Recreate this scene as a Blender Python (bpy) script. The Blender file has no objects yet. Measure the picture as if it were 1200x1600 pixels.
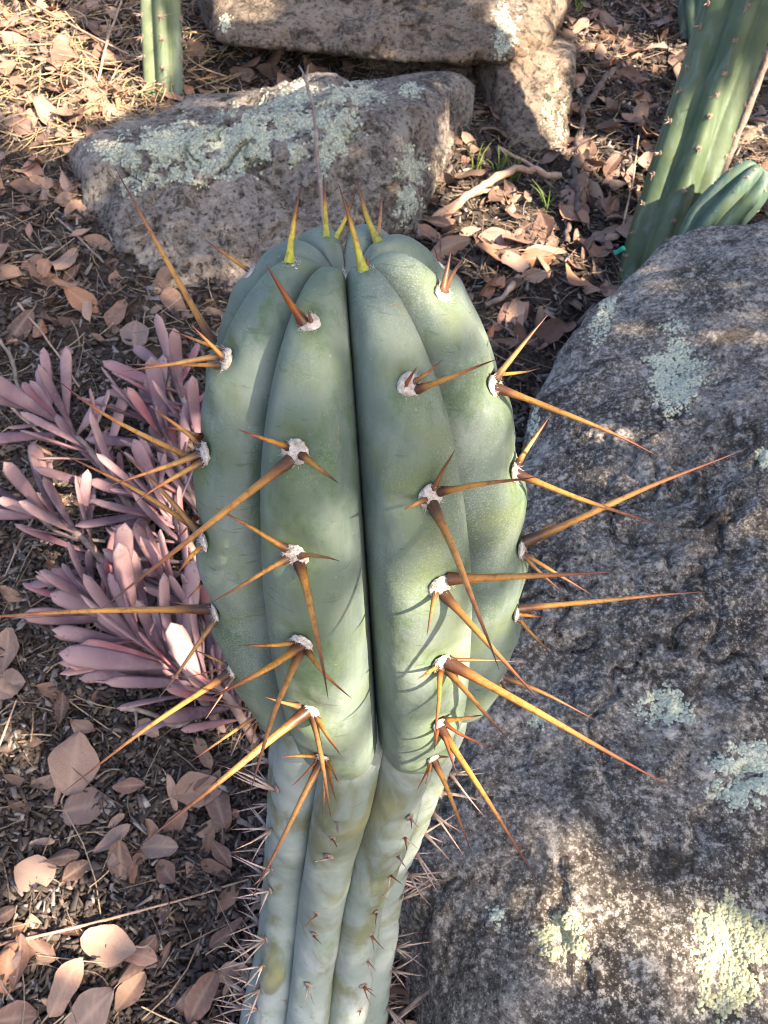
import bpy, bmesh, math, random
import numpy as np
from mathutils import Matrix, Vector
from mathutils.bvhtree import BVHTree

random.seed(7)
rng = np.random.default_rng(7)
scene = bpy.context.scene
COL = scene.collection

# ------------------------------------------------------------------ camera
CAM = np.array([0.0, 0.0, 0.85])
FPX = 1200.0                       # focal length in pixels of the 1200x1600 photo
PITCH, NADIR_X = 38.0, 440.0


def cam_basis():
    ny = 800 + FPX * math.tan(math.radians(90 - PITCH))
    up = -np.array([(NADIR_X - 600) / FPX, -(ny - 800) / FPX, -1.0])
    up /= np.linalg.norm(up)
    fwd = np.array([0, 0, -1.0])
    Y = fwd - up * (fwd @ up)
    Y /= np.linalg.norm(Y)
    return np.stack([np.cross(Y, up), Y, up])


MB = cam_basis()


def P(px, py, d):
    """world point seen at photo pixel (px,py) at depth d (metres along the optical axis)"""
    return CAM + MB @ np.array([(px - 600) / FPX * d, -(py - 800) / FPX * d, -d])


def proj(w):
    c = (np.asarray(w, float) - CAM) @ MB
    return 600 + FPX * c[..., 0] / -c[..., 2], 800 - FPX * c[..., 1] / -c[..., 2], -c[..., 2]


cd = bpy.data.cameras.new('camera')
cam = bpy.data.objects.new('camera', cd)
COL.objects.link(cam)
m4 = np.eye(4)
m4[:3, :3] = MB
m4[:3, 3] = CAM
cam.matrix_world = Matrix(m4.tolist())
cd.sensor_fit = 'HORIZONTAL'
cd.sensor_width = 36
cd.lens = 36
cd.clip_start = 0.01
cd.clip_end = 500
cd.dof.use_dof = True
cd.dof.focus_distance = 0.31
cd.dof.aperture_fstop = 44
scene.camera = cam

# ------------------------------------------------------------------ sky, sun, exposure
SUN = np.array([0.62, -0.50, 0.60])
SUN /= np.linalg.norm(SUN)
w = bpy.data.worlds.new('World')
scene.world = w
w.use_nodes = True
nt = w.node_tree
bg = nt.nodes['Background']
sky = nt.nodes.new('ShaderNodeTexSky')
sky.sky_type = 'NISHITA'
sky.sun_disc = False
sky.sun_elevation = math.asin(SUN[2])
sky.sun_rotation = math.atan2(SUN[0], SUN[1])
sky.air_density = 0.7
sky.dust_density = 4.0
sky.ozone_density = 0.4
nt.links.new(sky.outputs[0], bg.inputs[0])
bg.inputs[1].default_value = 0.11
sd = bpy.data.lights.new('sun', 'SUN')
sd.energy = 5.0
sd.angle = math.radians(0.53)
sd.color = (1.0, 0.80, 0.58)
so = bpy.data.objects.new('sun', sd)
COL.objects.link(so)
so.rotation_euler = Vector((-SUN).tolist()).to_track_quat('-Z', 'Y').to_euler()
so.location = (3, -2, 4)
scene.view_settings.view_transform = 'Standard'
scene.view_settings.look = 'None'
scene.view_settings.gamma = 1.0
scene.view_settings.exposure = 2.32
scene.render.engine = 'CYCLES'
scene.cycles.max_bounces = 6
scene.cycles.use_denoising = True
scene.cycles.filter_width = 1.0


# ------------------------------------------------------------------ numeric helpers
def _hash(ix, iy, iz, seed):
    h = (ix * 374761393 + iy * 668265263 + iz * 2147483647 + seed * 1274126177) & 0xFFFFFFFF
    h = ((h ^ (h >> 13)) * 1274126177) & 0xFFFFFFFF
    h = ((h ^ (h >> 16)) * 2246822519) & 0xFFFFFFFF
    return ((h ^ (h >> 15)) & 0xFFFFFF) / float(0xFFFFFF)


def vnoise(p, seed=0):
    """value noise in [-1,1] at points p (n,3)"""
    p = np.asarray(p, float)
    i = np.floor(p).astype(np.int64)
    f = p - i
    f = f * f * f * (f * (f * 6 - 15) + 10)
    r = 0
    for dx in (0, 1):
        wx = f[:, 0] if dx else 1 - f[:, 0]
        for dy in (0, 1):
            wy = f[:, 1] if dy else 1 - f[:, 1]
            for dz in (0, 1):
                wz = f[:, 2] if dz else 1 - f[:, 2]
                r = r + wx * wy * wz * _hash(i[:, 0] + dx, i[:, 1] + dy, i[:, 2] + dz, seed)
    return r * 2 - 1


def fbm(p, octv=4, seed=0, gain=0.5):
    a, s, r = 1.0, 1.0, 0
    for o in range(octv):
        r = r + a * vnoise(np.asarray(p) * s + 17.3 * o, seed + o)
        a *= gain
        s *= 2.03
    return r


def unit(v):
    v = np.asarray(v, float)
    return v / np.linalg.norm(v)


def crv(xs, ys, x):
    """smooth monotone-ish interpolation (Catmull-Rom on a table)"""
    xs = np.asarray(xs, float); ys = np.asarray(ys, float); x = np.atleast_1d(np.asarray(x, float))
    k = np.clip(np.searchsorted(xs, x) - 1, 0, len(xs) - 2)
    m = np.gradient(ys, xs, axis=0)
    h = xs[k + 1] - xs[k]
    t = (x - xs[k]) / h
    if ys.ndim > 1:
        t = t[:, None]; h = h[:, None]
    return ((2 * t**3 - 3 * t**2 + 1) * ys[k] + (t**3 - 2 * t**2 + t) * h * m[k]
            + (-2 * t**3 + 3 * t**2) * ys[k + 1] + (t**3 - t**2) * h * m[k + 1])


# ------------------------------------------------------------------ object helpers
def mesh_data(name, V, F, mat=None, smooth=True, attrs=None):
    me = bpy.data.meshes.new(name)
    V = np.asarray(V, np.float32)
    if isinstance(F, np.ndarray):
        k = F.shape[1]
        me.vertices.add(len(V))
        me.vertices.foreach_set('co', V.ravel())
        me.loops.add(F.size)
        me.loops.foreach_set('vertex_index', F.astype(np.int32).ravel())
        me.polygons.add(len(F))
        me.polygons.foreach_set('loop_start', np.arange(0, F.size, k, dtype=np.int32))
        me.update(calc_edges=True)
        me.validate()
    else:
        me.from_pydata(V.tolist(), [], F)
        me.update()
    if attrs:
        for an, av in attrs.items():
            av = np.asarray(av, np.float32)
            if av.ndim == 1:
                a = me.attributes.new(an, 'FLOAT', 'POINT')
                a.data.foreach_set('value', av)
            else:
                a = me.attributes.new(an, 'FLOAT_COLOR', 'POINT')
                a.data.foreach_set('color', np.c_[av, np.ones(len(av))].astype(np.float32).ravel())
    if smooth:
        me.polygons.foreach_set('use_smooth', np.ones(len(me.polygons), bool))
    if mat:
        me.materials.append(mat)
    return me


def outward(o, axis_pt, axis_dir):
    me = o.data
    n = np.empty(len(me.polygons) * 3); c = np.empty(len(me.polygons) * 3)
    me.polygons.foreach_get('normal', n); me.polygons.foreach_get('center', c)
    n = n.reshape(-1, 3); c = c.reshape(-1, 3) - axis_pt
    c -= np.outer(c @ axis_dir, axis_dir)
    if (n * c).sum() < 0: me.flip_normals()
    return o


def add(name, me, parent=None, loc=None):
    o = bpy.data.objects.new(name, me)
    COL.objects.link(o)
    if parent is not None:
        o.parent = parent
    if loc is not None:
        o.location = [float(c) for c in loc]
    return o


def tag(o, label=None, cat=None, group=None, kind=None):
    if label: o['label'] = label
    if cat: o['category'] = cat
    if group: o['group'] = group
    if kind: o['kind'] = kind
    return o


def thing(name, label, cat, loc, group=None):
    o = bpy.data.objects.new(name, None)
    o.empty_display_size = 0.02
    COL.objects.link(o)
    o.location = [float(c) for c in loc]
    return tag(o, label, cat, group)


def tube(pts, rad, sides=6, cap=True):
    """tube along pts (n,3) with radii rad (n,) -> V, F(quads/tris list), along"""
    pts = np.asarray(pts, float)
    n = len(pts)
    rad = np.broadcast_to(np.asarray(rad, float), (n,))
    T = np.gradient(pts, axis=0)
    T /= np.linalg.norm(T, axis=1)[:, None] + 1e-12
    ref = np.array([0.31, 0.17, 0.93])
    if abs(T[0] @ ref) > 0.9: ref = np.array([1.0, 0.2, 0])
    A = np.cross(T, ref); A /= np.linalg.norm(A, axis=1)[:, None]
    B = np.cross(T, A)
    th = np.arange(sides) / sides * 2 * math.pi
    V = (pts[:, None] + rad[:, None, None] * (np.cos(th)[None, :, None] * A[:, None] + np.sin(th)[None, :, None] * B[:, None])).reshape(-1, 3)
    i = np.arange(n - 1)[:, None] * sides
    j = np.arange(sides)[None]
    k = (j + 1) % sides
    F = np.stack([i + j, i + k, i + sides + k, i + sides + j], -1).reshape(-1, 4)
    al = np.repeat(np.linspace(0, 1, n), sides)
    return V, F, al


def spline(pts, n):
    pts = np.asarray(pts, float)
    return crv(np.linspace(0, 1, len(pts)), pts, np.linspace(0, 1, n))


# ------------------------------------------------------------------ material helpers
class N:
    def __init__(s, name):
        s.m = bpy.data.materials.new(name)
        s.m.use_nodes = True
        s.t = s.m.node_tree
        s.b = s.t.nodes['Principled BSDF']
        s.out = s.t.nodes['Material Output']
        s._tc = None

    def n(s, typ, **kw):
        nd = s.t.nodes.new('ShaderNode' + typ)
        for k, v in kw.items(): setattr(nd, k, v)
        return nd

    def l(s, a, b): s.t.links.new(a, b)

    def obj(s, scale=(1, 1, 1)):
        if s._tc is None: s._tc = s.n('TexCoord')
        if scale == (1, 1, 1): return s._tc.outputs['Object']
        mp = s.n('Mapping')
        mp.inputs['Scale'].default_value = scale
        s.l(s._tc.outputs['Object'], mp.inputs[0])
        return mp.outputs[0]

    def noise(s, scale, detail=4, rough=0.55, vec=None, dist=0.0):
        nd = s.n('TexNoise')
        nd.inputs['Scale'].default_value = scale
        nd.inputs['Detail'].default_value = detail
        nd.inputs['Roughness'].default_value = rough
        nd.inputs['Distortion'].default_value = dist
        s.l(vec if vec is not None else s.obj(), nd.inputs['Vector'])
        return nd.outputs['Fac']

    def vor(s, scale, feature='F1', vec=None, out='Distance', rnd=1.0):
        nd = s.n('TexVoronoi', feature=feature)
        nd.inputs['Scale'].default_value = scale
        nd.inputs['Randomness'].default_value = rnd
        s.l(vec if vec is not None else s.obj(), nd.inputs['Vector'])
        return nd.outputs[out]

    def ramp(s, fac, stops, interp='LINEAR'):
        nd = s.n('ValToRGB')
        cr = nd.color_ramp
        cr.interpolation = interp
        while len(cr.elements) < len(stops): cr.elements.new(0.5)
        for e, (p, c) in zip(cr.elements, stops):
            e.position = p
            e.color = (c, c, c, 1) if isinstance(c, (int, float)) else (*c, 1)
        s.l(fac, nd.inputs[0])
        return nd.outputs[0]

    def mix(s, fac, a, b, mode='MIX'):
        nd = s.n('Mix', data_type='RGBA', blend_type=mode)
        for sock, v in ((nd.inputs[0], fac), (nd.inputs[6], a), (nd.inputs[7], b)):
            if isinstance(v, (int, float)): sock.default_value = v
            elif isinstance(v, tuple): sock.default_value = (*v, 1)
            else: s.l(v, sock)
        return nd.outputs[2]

    def math(s, op, a, b=0.0):
        nd = s.n('Math', operation=op)
        for sock, v in zip(nd.inputs, (a, b)):
            if isinstance(v, (int, float)): sock.default_value = v
            else: s.l(v, sock)
        return nd.outputs[0]

    def attr(s, name, out='Fac'):
        nd = s.n('Attribute', attribute_name=name)
        return nd.outputs[out]

    def bump(s, h, strength=0.5, dist=0.002, prev=None):
        nd = s.n('Bump')
        nd.inputs['Strength'].default_value = strength
        nd.inputs['Distance'].default_value = dist
        s.l(h, nd.inputs['Height'])
        if prev is not None: s.l(prev, nd.inputs['Normal'])
        return nd.outputs[0]

    def done(s, color, rough=0.7, normal=None, spec=0.3, sss=0.0, sss_scale=0.005):
        b = s.b
        if isinstance(color, tuple): b.inputs['Base Color'].default_value = (*color, 1)
        else: s.l(color, b.inputs['Base Color'])
        if isinstance(rough, (int, float)): b.inputs['Roughness'].default_value = rough
        else: s.l(rough, b.inputs['Roughness'])
        b.inputs['Specular IOR Level'].default_value = spec
        if sss:
            b.inputs['Subsurface Weight'].default_value = sss
            b.inputs['Subsurface Scale'].default_value = sss_scale
            b.inputs['Subsurface Radius'].default_value = (0.6, 1.0, 0.4)
        if normal is not None: s.l(normal, b.inputs['Normal'])
        return s.m


def mat_head():
    m = N('cactus_skin')
    c = m.ramp(m.noise(22, 6, 0.62, m.obj((1, 1, 0.6)), 0.5), [(0.32, (0.068, 0.104, 0.098)), (0.48, (0.120, 0.162, 0.152)), (0.66, (0.205, 0.248, 0.236))])
    # bloom is rubbed off along the crests and round the areoles, where the skin shows greener
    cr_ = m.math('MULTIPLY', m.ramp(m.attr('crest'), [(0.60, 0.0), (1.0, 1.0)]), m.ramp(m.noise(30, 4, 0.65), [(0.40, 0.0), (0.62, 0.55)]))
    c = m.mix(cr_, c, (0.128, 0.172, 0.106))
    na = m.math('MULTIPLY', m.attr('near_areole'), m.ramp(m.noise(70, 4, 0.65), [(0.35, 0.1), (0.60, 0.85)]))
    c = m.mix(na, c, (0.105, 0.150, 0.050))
    # long faint streaks down the ribs
    st = m.noise(1.0, 4, 0.6, m.obj((140, 140, 9)))
    c = m.mix(m.ramp(st, [(0.50, 0.0), (0.75, 0.45)]), c, (0.185, 0.250, 0.222))
    # yellow-green and dark green rubbed patches
    pt = m.noise(26, 5, 0.62, None, 0.6)
    c = m.mix(m.ramp(pt, [(0.54, 0.0), (0.68, 0.55)]), c, (0.120, 0.155, 0.062))
    pt2 = m.noise(55, 5, 0.7, m.obj((1, 1, 0.5)))
    c = m.mix(m.ramp(pt2, [(0.55, 0.0), (0.66, 0.65)]), c, (0.060, 0.110, 0.048))
    # waxy pale bloom in fine grains
    gr = m.noise(1500, 3, 0.7)
    zone = m.ramp(m.noise(14, 5, 0.6), [(0.46, 0.0), (0.64, 0.95)])
    c = m.mix(m.math('MULTIPLY', m.ramp(gr, [(0.50, 0.0), (0.64, 0.55)]), zone), c, (0.30, 0.37, 0.32))
    dots = m.vor(150, 'F1')
    c = m.mix(m.ramp(dots, [(0.03, 0.35), (0.08, 0.0)]), c, (0.36, 0.40, 0.28))
    cork = m.noise(80, 6, 0.78, None, 1.2)
    c = m.mix(m.ramp(cork, [(0.63, 0.0), (0.67, 0.8)]), c, (0.20, 0.17, 0.11))
    scr = m.noise(1.0, 3, 0.5, m.obj((60, 60, 380)), 1.5)
    c = m.mix(m.ramp(scr, [(0.64, 0.0), (0.70, 0.55)]), c, (0.060, 0.10, 0.060))
    nb = m.bump(m.noise(420, 3), 0.16, 0.0008)
    nb = m.bump(m.noise(60, 4), 0.4, 0.002, nb)
    return m.done(c, m.ramp(m.noise(90, 3), [(0.3, 0.52), (0.7, 0.70)]), nb, 0.25, 0.08, 0.004)


def mat_stem():
    m = N('old_stem_skin')
    c = m.ramp(m.noise(18, 4), [(0.3, (0.150, 0.198, 0.180)), (0.52, (0.215, 0.262, 0.248)), (0.70, (0.32, 0.355, 0.352))])
    pt = m.noise(17, 5, 0.62, m.obj((1, 1, 0.55)), 0.8)
    c = m.mix(m.ramp(pt, [(0.49, 0.0), (0.58, 0.80)]), c, (0.125, 0.130, 0.062))
    pt2 = m.noise(40, 5, 0.7)
    c = m.mix(m.ramp(pt2, [(0.60, 0.0), (0.72, 0.6)]), c, (0.100, 0.155, 0.055))
    cork = m.noise(60, 6, 0.75, m.obj((1, 1, 1.6)), 1.5)
    c = m.mix(m.ramp(cork, [(0.62, 0.0), (0.66, 0.85)]), c, (0.16, 0.125, 0.08))
    scr = m.noise(1.0, 4, 0.6, m.obj((70, 70, 260)), 2.0)
    c = m.mix(m.ramp(scr, [(0.66, 0.0), (0.74, 0.6)]), c, (0.11, 0.12, 0.075))
    nb = m.bump(m.noise(300, 3), 0.2, 0.001)
    nb = m.bump(m.noise(45, 4), 0.35, 0.003, nb)
    return m.done(c, 0.6, nb, 0.3, 0.08, 0.004)


def mat_spine(name, stops):
    m = N(name)
    c = m.ramp(m.attr('along'), stops)
    sp = m.noise(1.0, 3, 0.6, m.obj((420, 420, 420)))
    c = m.mix(m.ramp(sp, [(0.50, 0.0), (0.68, 0.6)]), c, (0.10, 0.04, 0.012))
    info = m.n('ObjectInfo')
    c = m.mix(m.ramp(info.outputs['Random'], [(0, 0.0), (0.5, 0.12), (1, 0.55)]), c, (0.15, 0.095, 0.06))
    return m.done(c, 0.42, m.bump(m.noise(500, 2), 0.15, 0.0004), 0.45, 0.12, 0.001)


def mat_rock(name, cols, speck=(0.42, 0.40, 0.38), dark=(0.040, 0.035, 0.031), warm=(0.30, 0.20, 0.12), warm_amt=0.5, scale=1.0, speck_amt=0.8, grain=190):
    m = N(name)
    c = m.ramp(m.noise(11 * scale, 8, 0.72), [(0.36, cols[0]), (0.5, cols[1]), (0.62, cols[2])])
    big = m.noise(4.5 * scale, 5, 0.6, None, 0.6)
    c = m.mix(m.ramp(big, [(0.36, 0.65), (0.48, 0.0)]), c, dark)
    c = m.mix(m.ramp(big, [(0.56, 0.0), (0.70, 0.5)]), c, tuple(v * .8 for v in speck))
    c = m.mix(m.ramp(m.noise(5 * scale, 5, 0.6, None, 0.4), [(0.50, 0.0), (0.66, warm_amt)]), c, warm)
    g = m.noise(grain, 6, 0.72)
    c = m.mix(m.ramp(g, [(0.53, 0.0), (0.60, speck_amt)]), c, speck)
    c = m.mix(m.ramp(g, [(0.39, 0.9), (0.46, 0.0)]), c, dark)
    gx = m.vor(330, 'F1')
    c = m.mix(m.ramp(gx, [(0.10, 0.55), (0.30, 0.0)]), c, tuple(min(1, v * 1.25) for v in speck))
    g2 = m.noise(55 * scale, 6, 0.75)
    c = m.mix(m.ramp(g2, [(0.55, 0.0), (0.64, 0.7)]), c, tuple(min(1, v * 1.1) for v in speck))
    c = m.mix(m.ramp(m.noise(24 * scale, 6, 0.75, None, 0.8), [(0.53, 0.0), (0.62, 0.8)]), c, dark)
    nb = m.bump(g, 0.9, 0.006)
    nb = m.bump(g2, 0.7, 0.012, nb)
    return m.done(c, 0.9, nb, 0.2)


def mat_leaf():
    m = N('dry_leaf')
    info = m.n('ObjectInfo')
    c = m.mix(m.ramp(info.outputs['Random'], [(0.0, 0.0), (1.0, 0.30)]), info.outputs['Color'], (0.15, 0.10, 0.08))
    c = m.mix(m.ramp(m.noise(70, 5, 0.65), [(0.48, 0.0), (0.70, 0.65)]), c, (0.10, 0.062, 0.048))
    c = m.mix(m.ramp(m.noise(420, 3, 0.6), [(0.62, 0.0), (0.72, 0.5)]), c, (0.09, 0.05, 0.035))
    v = m.attr('vein')
    c = m.mix(m.math('MULTIPLY', v, 0.35), c, (0.46, 0.33, 0.24))
    nb = m.bump(m.noise(160, 4), 0.4, 0.002)
    return m.done(c, 0.55, nb, 0.35)


def mat_island(name, stops, rough=0.85, nscale=180):
    m = N(name)
    g = m.n('NewGeometry')
    c = m.ramp(g.outputs['Random Per Island'], stops)
    c = m.mix(m.ramp(m.noise(nscale, 4, 0.65), [(0.45, 0.0), (0.75, 0.6)]), c, (0.05, 0.035, 0.028))
    return m.done(c, rough, m.bump(m.noise(300, 3), 0.5, 0.002), 0.2)


def mat_ground():
    m = N('humus_soil')
    c = m.ramp(m.noise(14, 6, 0.7), [(0.3, (0.022, 0.018, 0.016)), (0.5, (0.042, 0.034, 0.030)), (0.7, (0.085, 0.066, 0.054))])
    c = m.mix(m.ramp(m.noise(170, 5, 0.7), [(0.5, 0.0), (0.68, 0.75)]), c, (0.17, 0.125, 0.10))
    c = m.mix(m.ramp(m.vor(120), [(0.05, 0.6), (0.25, 0.0)]), c, (0.022, 0.018, 0.016))
    nb = m.bump(m.noise(130, 5, 0.7), 0.9, 0.008)
    return m.done(c, 0.95, nb, 0.1)


def mat_simple(name, cols, scale, rough=0.7, bump=0.3, bdist=0.002, sss=0.0, vec=(1, 1, 1), spec=0.3):
    m = N(name)
    v = m.obj(vec)
    c = m.ramp(m.noise(scale, 5, 0.65, v), [(0.3, cols[0]), (0.5, cols[1]), (0.7, cols[2])])
    return m.done(c, rough, m.bump(m.noise(scale * 3, 4, 0.6, v), bump, bdist), spec, sss, 0.004)


def mat_succulent():
    m = N('purple_succulent_skin')
    info = m.n('ObjectInfo')
    c = m.ramp(info.outputs['Random'], [(0.0, (0.105, 0.065, 0.092)), (0.25, (0.20, 0.130, 0.155)), (0.45, (0.060, 0.034, 0.054)),
                                        (0.60, (0.28, 0.180, 0.20)), (0.72, (0.27, 0.085, 0.095)), (0.88, (0.14, 0.095, 0.125)), (1.0, (0.40, 0.26, 0.26))])
    c = m.mix(m.ramp(m.noise(7, 6, 0.7), [(0.48, 0.0), (0.68, 0.45)]), c, (0.30, 0.225, 0.255))
    c = m.mix(m.ramp(m.noise(90, 4), [(0.58, 0.0), (0.72, 0.5)]), c, (0.26, 0.085, 0.10))
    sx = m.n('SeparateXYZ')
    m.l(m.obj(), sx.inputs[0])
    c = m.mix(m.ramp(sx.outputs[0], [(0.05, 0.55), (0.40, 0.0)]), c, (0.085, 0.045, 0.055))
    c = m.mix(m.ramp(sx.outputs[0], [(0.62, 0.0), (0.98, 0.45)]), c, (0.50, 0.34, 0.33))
    c = m.mix(m.ramp(m.noise(9, 5, 0.7), [(0.60, 0.0), (0.66, 0.7)]), c, (0.14, 0.09, 0.07))
    return m.done(c, 0.6, m.bump(m.noise(220, 3), 0.2, 0.001), 0.3, 0.12, 0.004)


def mat_column(name, c0, c1, c2):
    m = N(name)
    c = m.ramp(m.noise(14, 4), [(0.3, c0), (0.5, c1), (0.7, c2)])
    c = m.mix(m.ramp(m.noise(1.0, 4, 0.6, m.obj((50, 50, 7)), 0.5), [(0.52, 0.0), (0.68, 0.6)]), c, (0.15, 0.205, 0.185))
    c = m.mix(m.ramp(m.noise(30, 5, 0.7), [(0.58, 0.0), (0.7, 0.6)]), c, (0.10, 0.11, 0.03))
    return m.done(c, 0.55, m.bump(m.noise(120, 4), 0.25, 0.002), 0.35, 0.06, 0.004)


M = {}
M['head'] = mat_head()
M['stem'] = mat_stem()
M['spine'] = mat_spine('amber_spine', [(0.0, (0.030, 0.012, 0.008)), (0.07, (0.070, 0.025, 0.010)), (0.16, (0.36, 0.17, 0.035)), (0.42, (0.52, 0.26, 0.060)), (0.66, (0.33, 0.125, 0.045)), (0.82, (0.15, 0.042, 0.026)), (1.0, (0.032, 0.012, 0.012))])
M['young'] = mat_spine('young_spine', [(0.0, (0.30, 0.34, 0.030)), (0.2, (0.45, 0.42, 0.035)), (0.48, (0.48, 0.32, 0.030)), (0.66, (0.20, 0.07, 0.015)), (0.85, (0.06, 0.018, 0.012)), (1.0, (0.03, 0.012, 0.01))])
M['reddish'] = mat_spine('red_brown_spine', [(0.0, (0.035, 0.010, 0.008)), (0.3, (0.26, 0.085, 0.020)), (0.6, (0.16, 0.045, 0.020)), (1.0, (0.035, 0.012, 0.012))])
M['grey_spine'] = mat_spine('grey_spine', [(0.0, (0.14, 0.10, 0.085)), (0.35, (0.52, 0.42, 0.37)), (0.8, (0.46, 0.30, 0.26)), (1.0, (0.16, 0.08, 0.07))])
M['wool'] = mat_simple('areole_wool', ((0.26, 0.21, 0.17), (0.55, 0.51, 0.48), (0.72, 0.70, 0.68)), 420, 0.95, 0.8, 0.001, 0.1)
M['old_wool'] = mat_simple('old_areole_wool', ((0.16, 0.11, 0.08), (0.27, 0.20, 0.16), (0.36, 0.30, 0.25)), 400, 0.95, 0.8, 0.001)
M['boulder'] = mat_rock('granite_boulder', ((0.085, 0.077, 0.070), (0.205, 0.189, 0.172), (0.35, 0.328, 0.303)), speck=(0.64, 0.60, 0.55), warm=(0.18, 0.135, 0.097), warm_amt=0.5)
M['rock'] = mat_rock('lichen_rock', ((0.19, 0.165, 0.15), (0.32, 0.285, 0.26), (0.43, 0.395, 0.365)), speck=(0.50, 0.46, 0.43), warm=(0.30, 0.23, 0.175), warm_amt=0.35, grain=110, speck_amt=0.55)
M['slab'] = mat_rock('brown_slab', ((0.18, 0.145, 0.12), (0.29, 0.24, 0.20), (0.40, 0.34, 0.28)), speck=(0.38, 0.32, 0.27), warm=(0.33, 0.22, 0.14), warm_amt=0.6, grain=110, speck_amt=0.5)
M['leaf'] = mat_leaf()
LS = [(0.0, (0.26, 0.16, 0.12)), (0.2, (0.14, 0.085, 0.066)), (0.45, (0.30, 0.20, 0.15)), (0.65, (0.09, 0.058, 0.048)), (0.85, (0.21, 0.15, 0.12)), (1.0, (0.34, 0.23, 0.16))]
M['litter'] = mat_island('leaf_litter', LS, 0.7, 90)
M['chips'] = mat_island('mulch_chips', [(0.0, (0.030, 0.026, 0.025)), (0.3, (0.075, 0.062, 0.057)), (0.55, (0.045, 0.039, 0.038)), (0.78, (0.12, 0.095, 0.082)), (0.93, (0.20, 0.19, 0.19)), (1.0, (0.30, 0.28, 0.27))])
M['straw'] = mat_island('dry_straw', [(0.0, (0.40, 0.30, 0.20)), (0.35, (0.20, 0.145, 0.11)), (0.7, (0.33, 0.26, 0.20)), (1.0, (0.48, 0.38, 0.26))], 0.7)
M['pale_straw'] = mat_island('pale_straw', [(0.0, (0.50, 0.38, 0.22)), (0.5, (0.36, 0.26, 0.16)), (1.0, (0.58, 0.46, 0.28))], 0.7)
M['ground'] = mat_ground()
M['twig'] = mat_simple('weathered_twig', ((0.13, 0.10, 0.085), (0.24, 0.19, 0.165), (0.36, 0.31, 0.275)), 60, 0.85, 0.6, 0.003)
M['dark_twig'] = mat_simple('dark_twig', ((0.045, 0.036, 0.033), (0.10, 0.08, 0.072), (0.18, 0.15, 0.135)), 60, 0.9, 0.7, 0.003)
M['tan_twig'] = mat_simple('tan_bark_strip', ((0.26, 0.16, 0.11), (0.40, 0.27, 0.20), (0.50, 0.37, 0.28)), 50, 0.75, 0.4, 0.003)
M['succ'] = mat_succulent()
M['succ_stem'] = mat_simple('succulent_stem', ((0.16, 0.11, 0.10), (0.26, 0.19, 0.17), (0.36, 0.28, 0.25)), 60, 0.8, 0.5, 0.002)
M['column'] = mat_column('column_cactus_skin', (0.040, 0.072, 0.036), (0.062, 0.100, 0.054), (0.095, 0.135, 0.082))
M['column2'] = mat_column('striped_column_skin', (0.075, 0.110, 0.062), (0.125, 0.165, 0.095), (0.20, 0.225, 0.125))
M['offset'] = mat_column('offset_cactus_skin', (0.040, 0.085, 0.066), (0.062, 0.115, 0.088), (0.12, 0.165, 0.075))
M['lichen'] = mat_island('pale_green_lichen', [(0.0, (0.22, 0.26, 0.215)), (0.3, (0.40, 0.45, 0.375)), (0.6, (0.31, 0.355, 0.30)), (0.8, (0.46, 0.50, 0.42)), (1.0, (0.50, 0.52, 0.40))], 0.95, 400)
M['lichen_y'] = mat_island('yellowish_lichen', [(0.0, (0.34, 0.35, 0.22)), (0.5, (0.44, 0.44, 0.28)), (1.0, (0.38, 0.41, 0.30))], 0.95, 400)
M['lichen_m'] = mat_island('mint_lichen', [(0.0, (0.42, 0.47, 0.37)), (0.5, (0.54, 0.58, 0.47)), (1.0, (0.62, 0.64, 0.50))], 0.95, 500)
M['grass'] = mat_simple('green_grass', ((0.06, 0.10, 0.02), (0.10, 0.16, 0.035), (0.16, 0.20, 0.06)), 40, 0.6, 0.1)
M['teal'] = mat_simple('teal_plastic', ((0.0, 0.11, 0.09), (0.005, 0.14, 0.115), (0.01, 0.17, 0.14)), 30, 0.4, 0.05)
M['tree_leaf'] = mat_island('tree_foliage', [(0.0, (0.045, 0.08, 0.025)), (0.5, (0.07, 0.11, 0.04)), (1.0, (0.10, 0.13, 0.05))], 0.6, 30)

# ------------------------------------------------------------------ ground
G0, GS = -0.015, 0.306


def gz(x, y):
    x = np.asarray(x, float); y = np.asarray(y, float)
    base = G0 + GS * np.where(y < 3.2, y, 3.2 + (1 - np.exp(-(y - 3.2) / 3.0)) * 3.0)
    base = np.where(y < -0.5, G0 - GS * 0.5 - (1 - np.exp((y + 0.5) / 2.0)) * 2.0 * GS, base)
    p = np.stack([x, y, np.zeros_like(x)], -1).reshape(-1, 3)
    h = 0.012 * fbm(p * 5, 3, 3) + 0.006 * fbm(p * 22, 3, 9)
    return base + h.reshape(x.shape)


def ground_at(px, py):
    """world point of the ground seen at a pixel"""
    r = P(px, py, 1.0) - CAM
    t = (G0 - CAM[2]) / (r[2] - GS * r[1])
    for _ in range(4):
        p = CAM + r * t
        t += (float(gz(p[0], p[1])) - p[2]) / (r[2] - GS * r[1])
    return CAM + r * t


def axis_grid(lo, hi, step, far_lo, far_hi, grow=1.22):
    a = list(np.arange(lo, hi + 1e-6, step))
    s, v = step, a[0]
    L = []
    while v > far_lo:
        s *= grow; v -= s; L.append(v)
    s, v = step, a[-1]
    R = []
    while v < far_hi:
        s *= grow; v += s; R.append(v)
    return np.array(L[::-1] + a + R)


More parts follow.
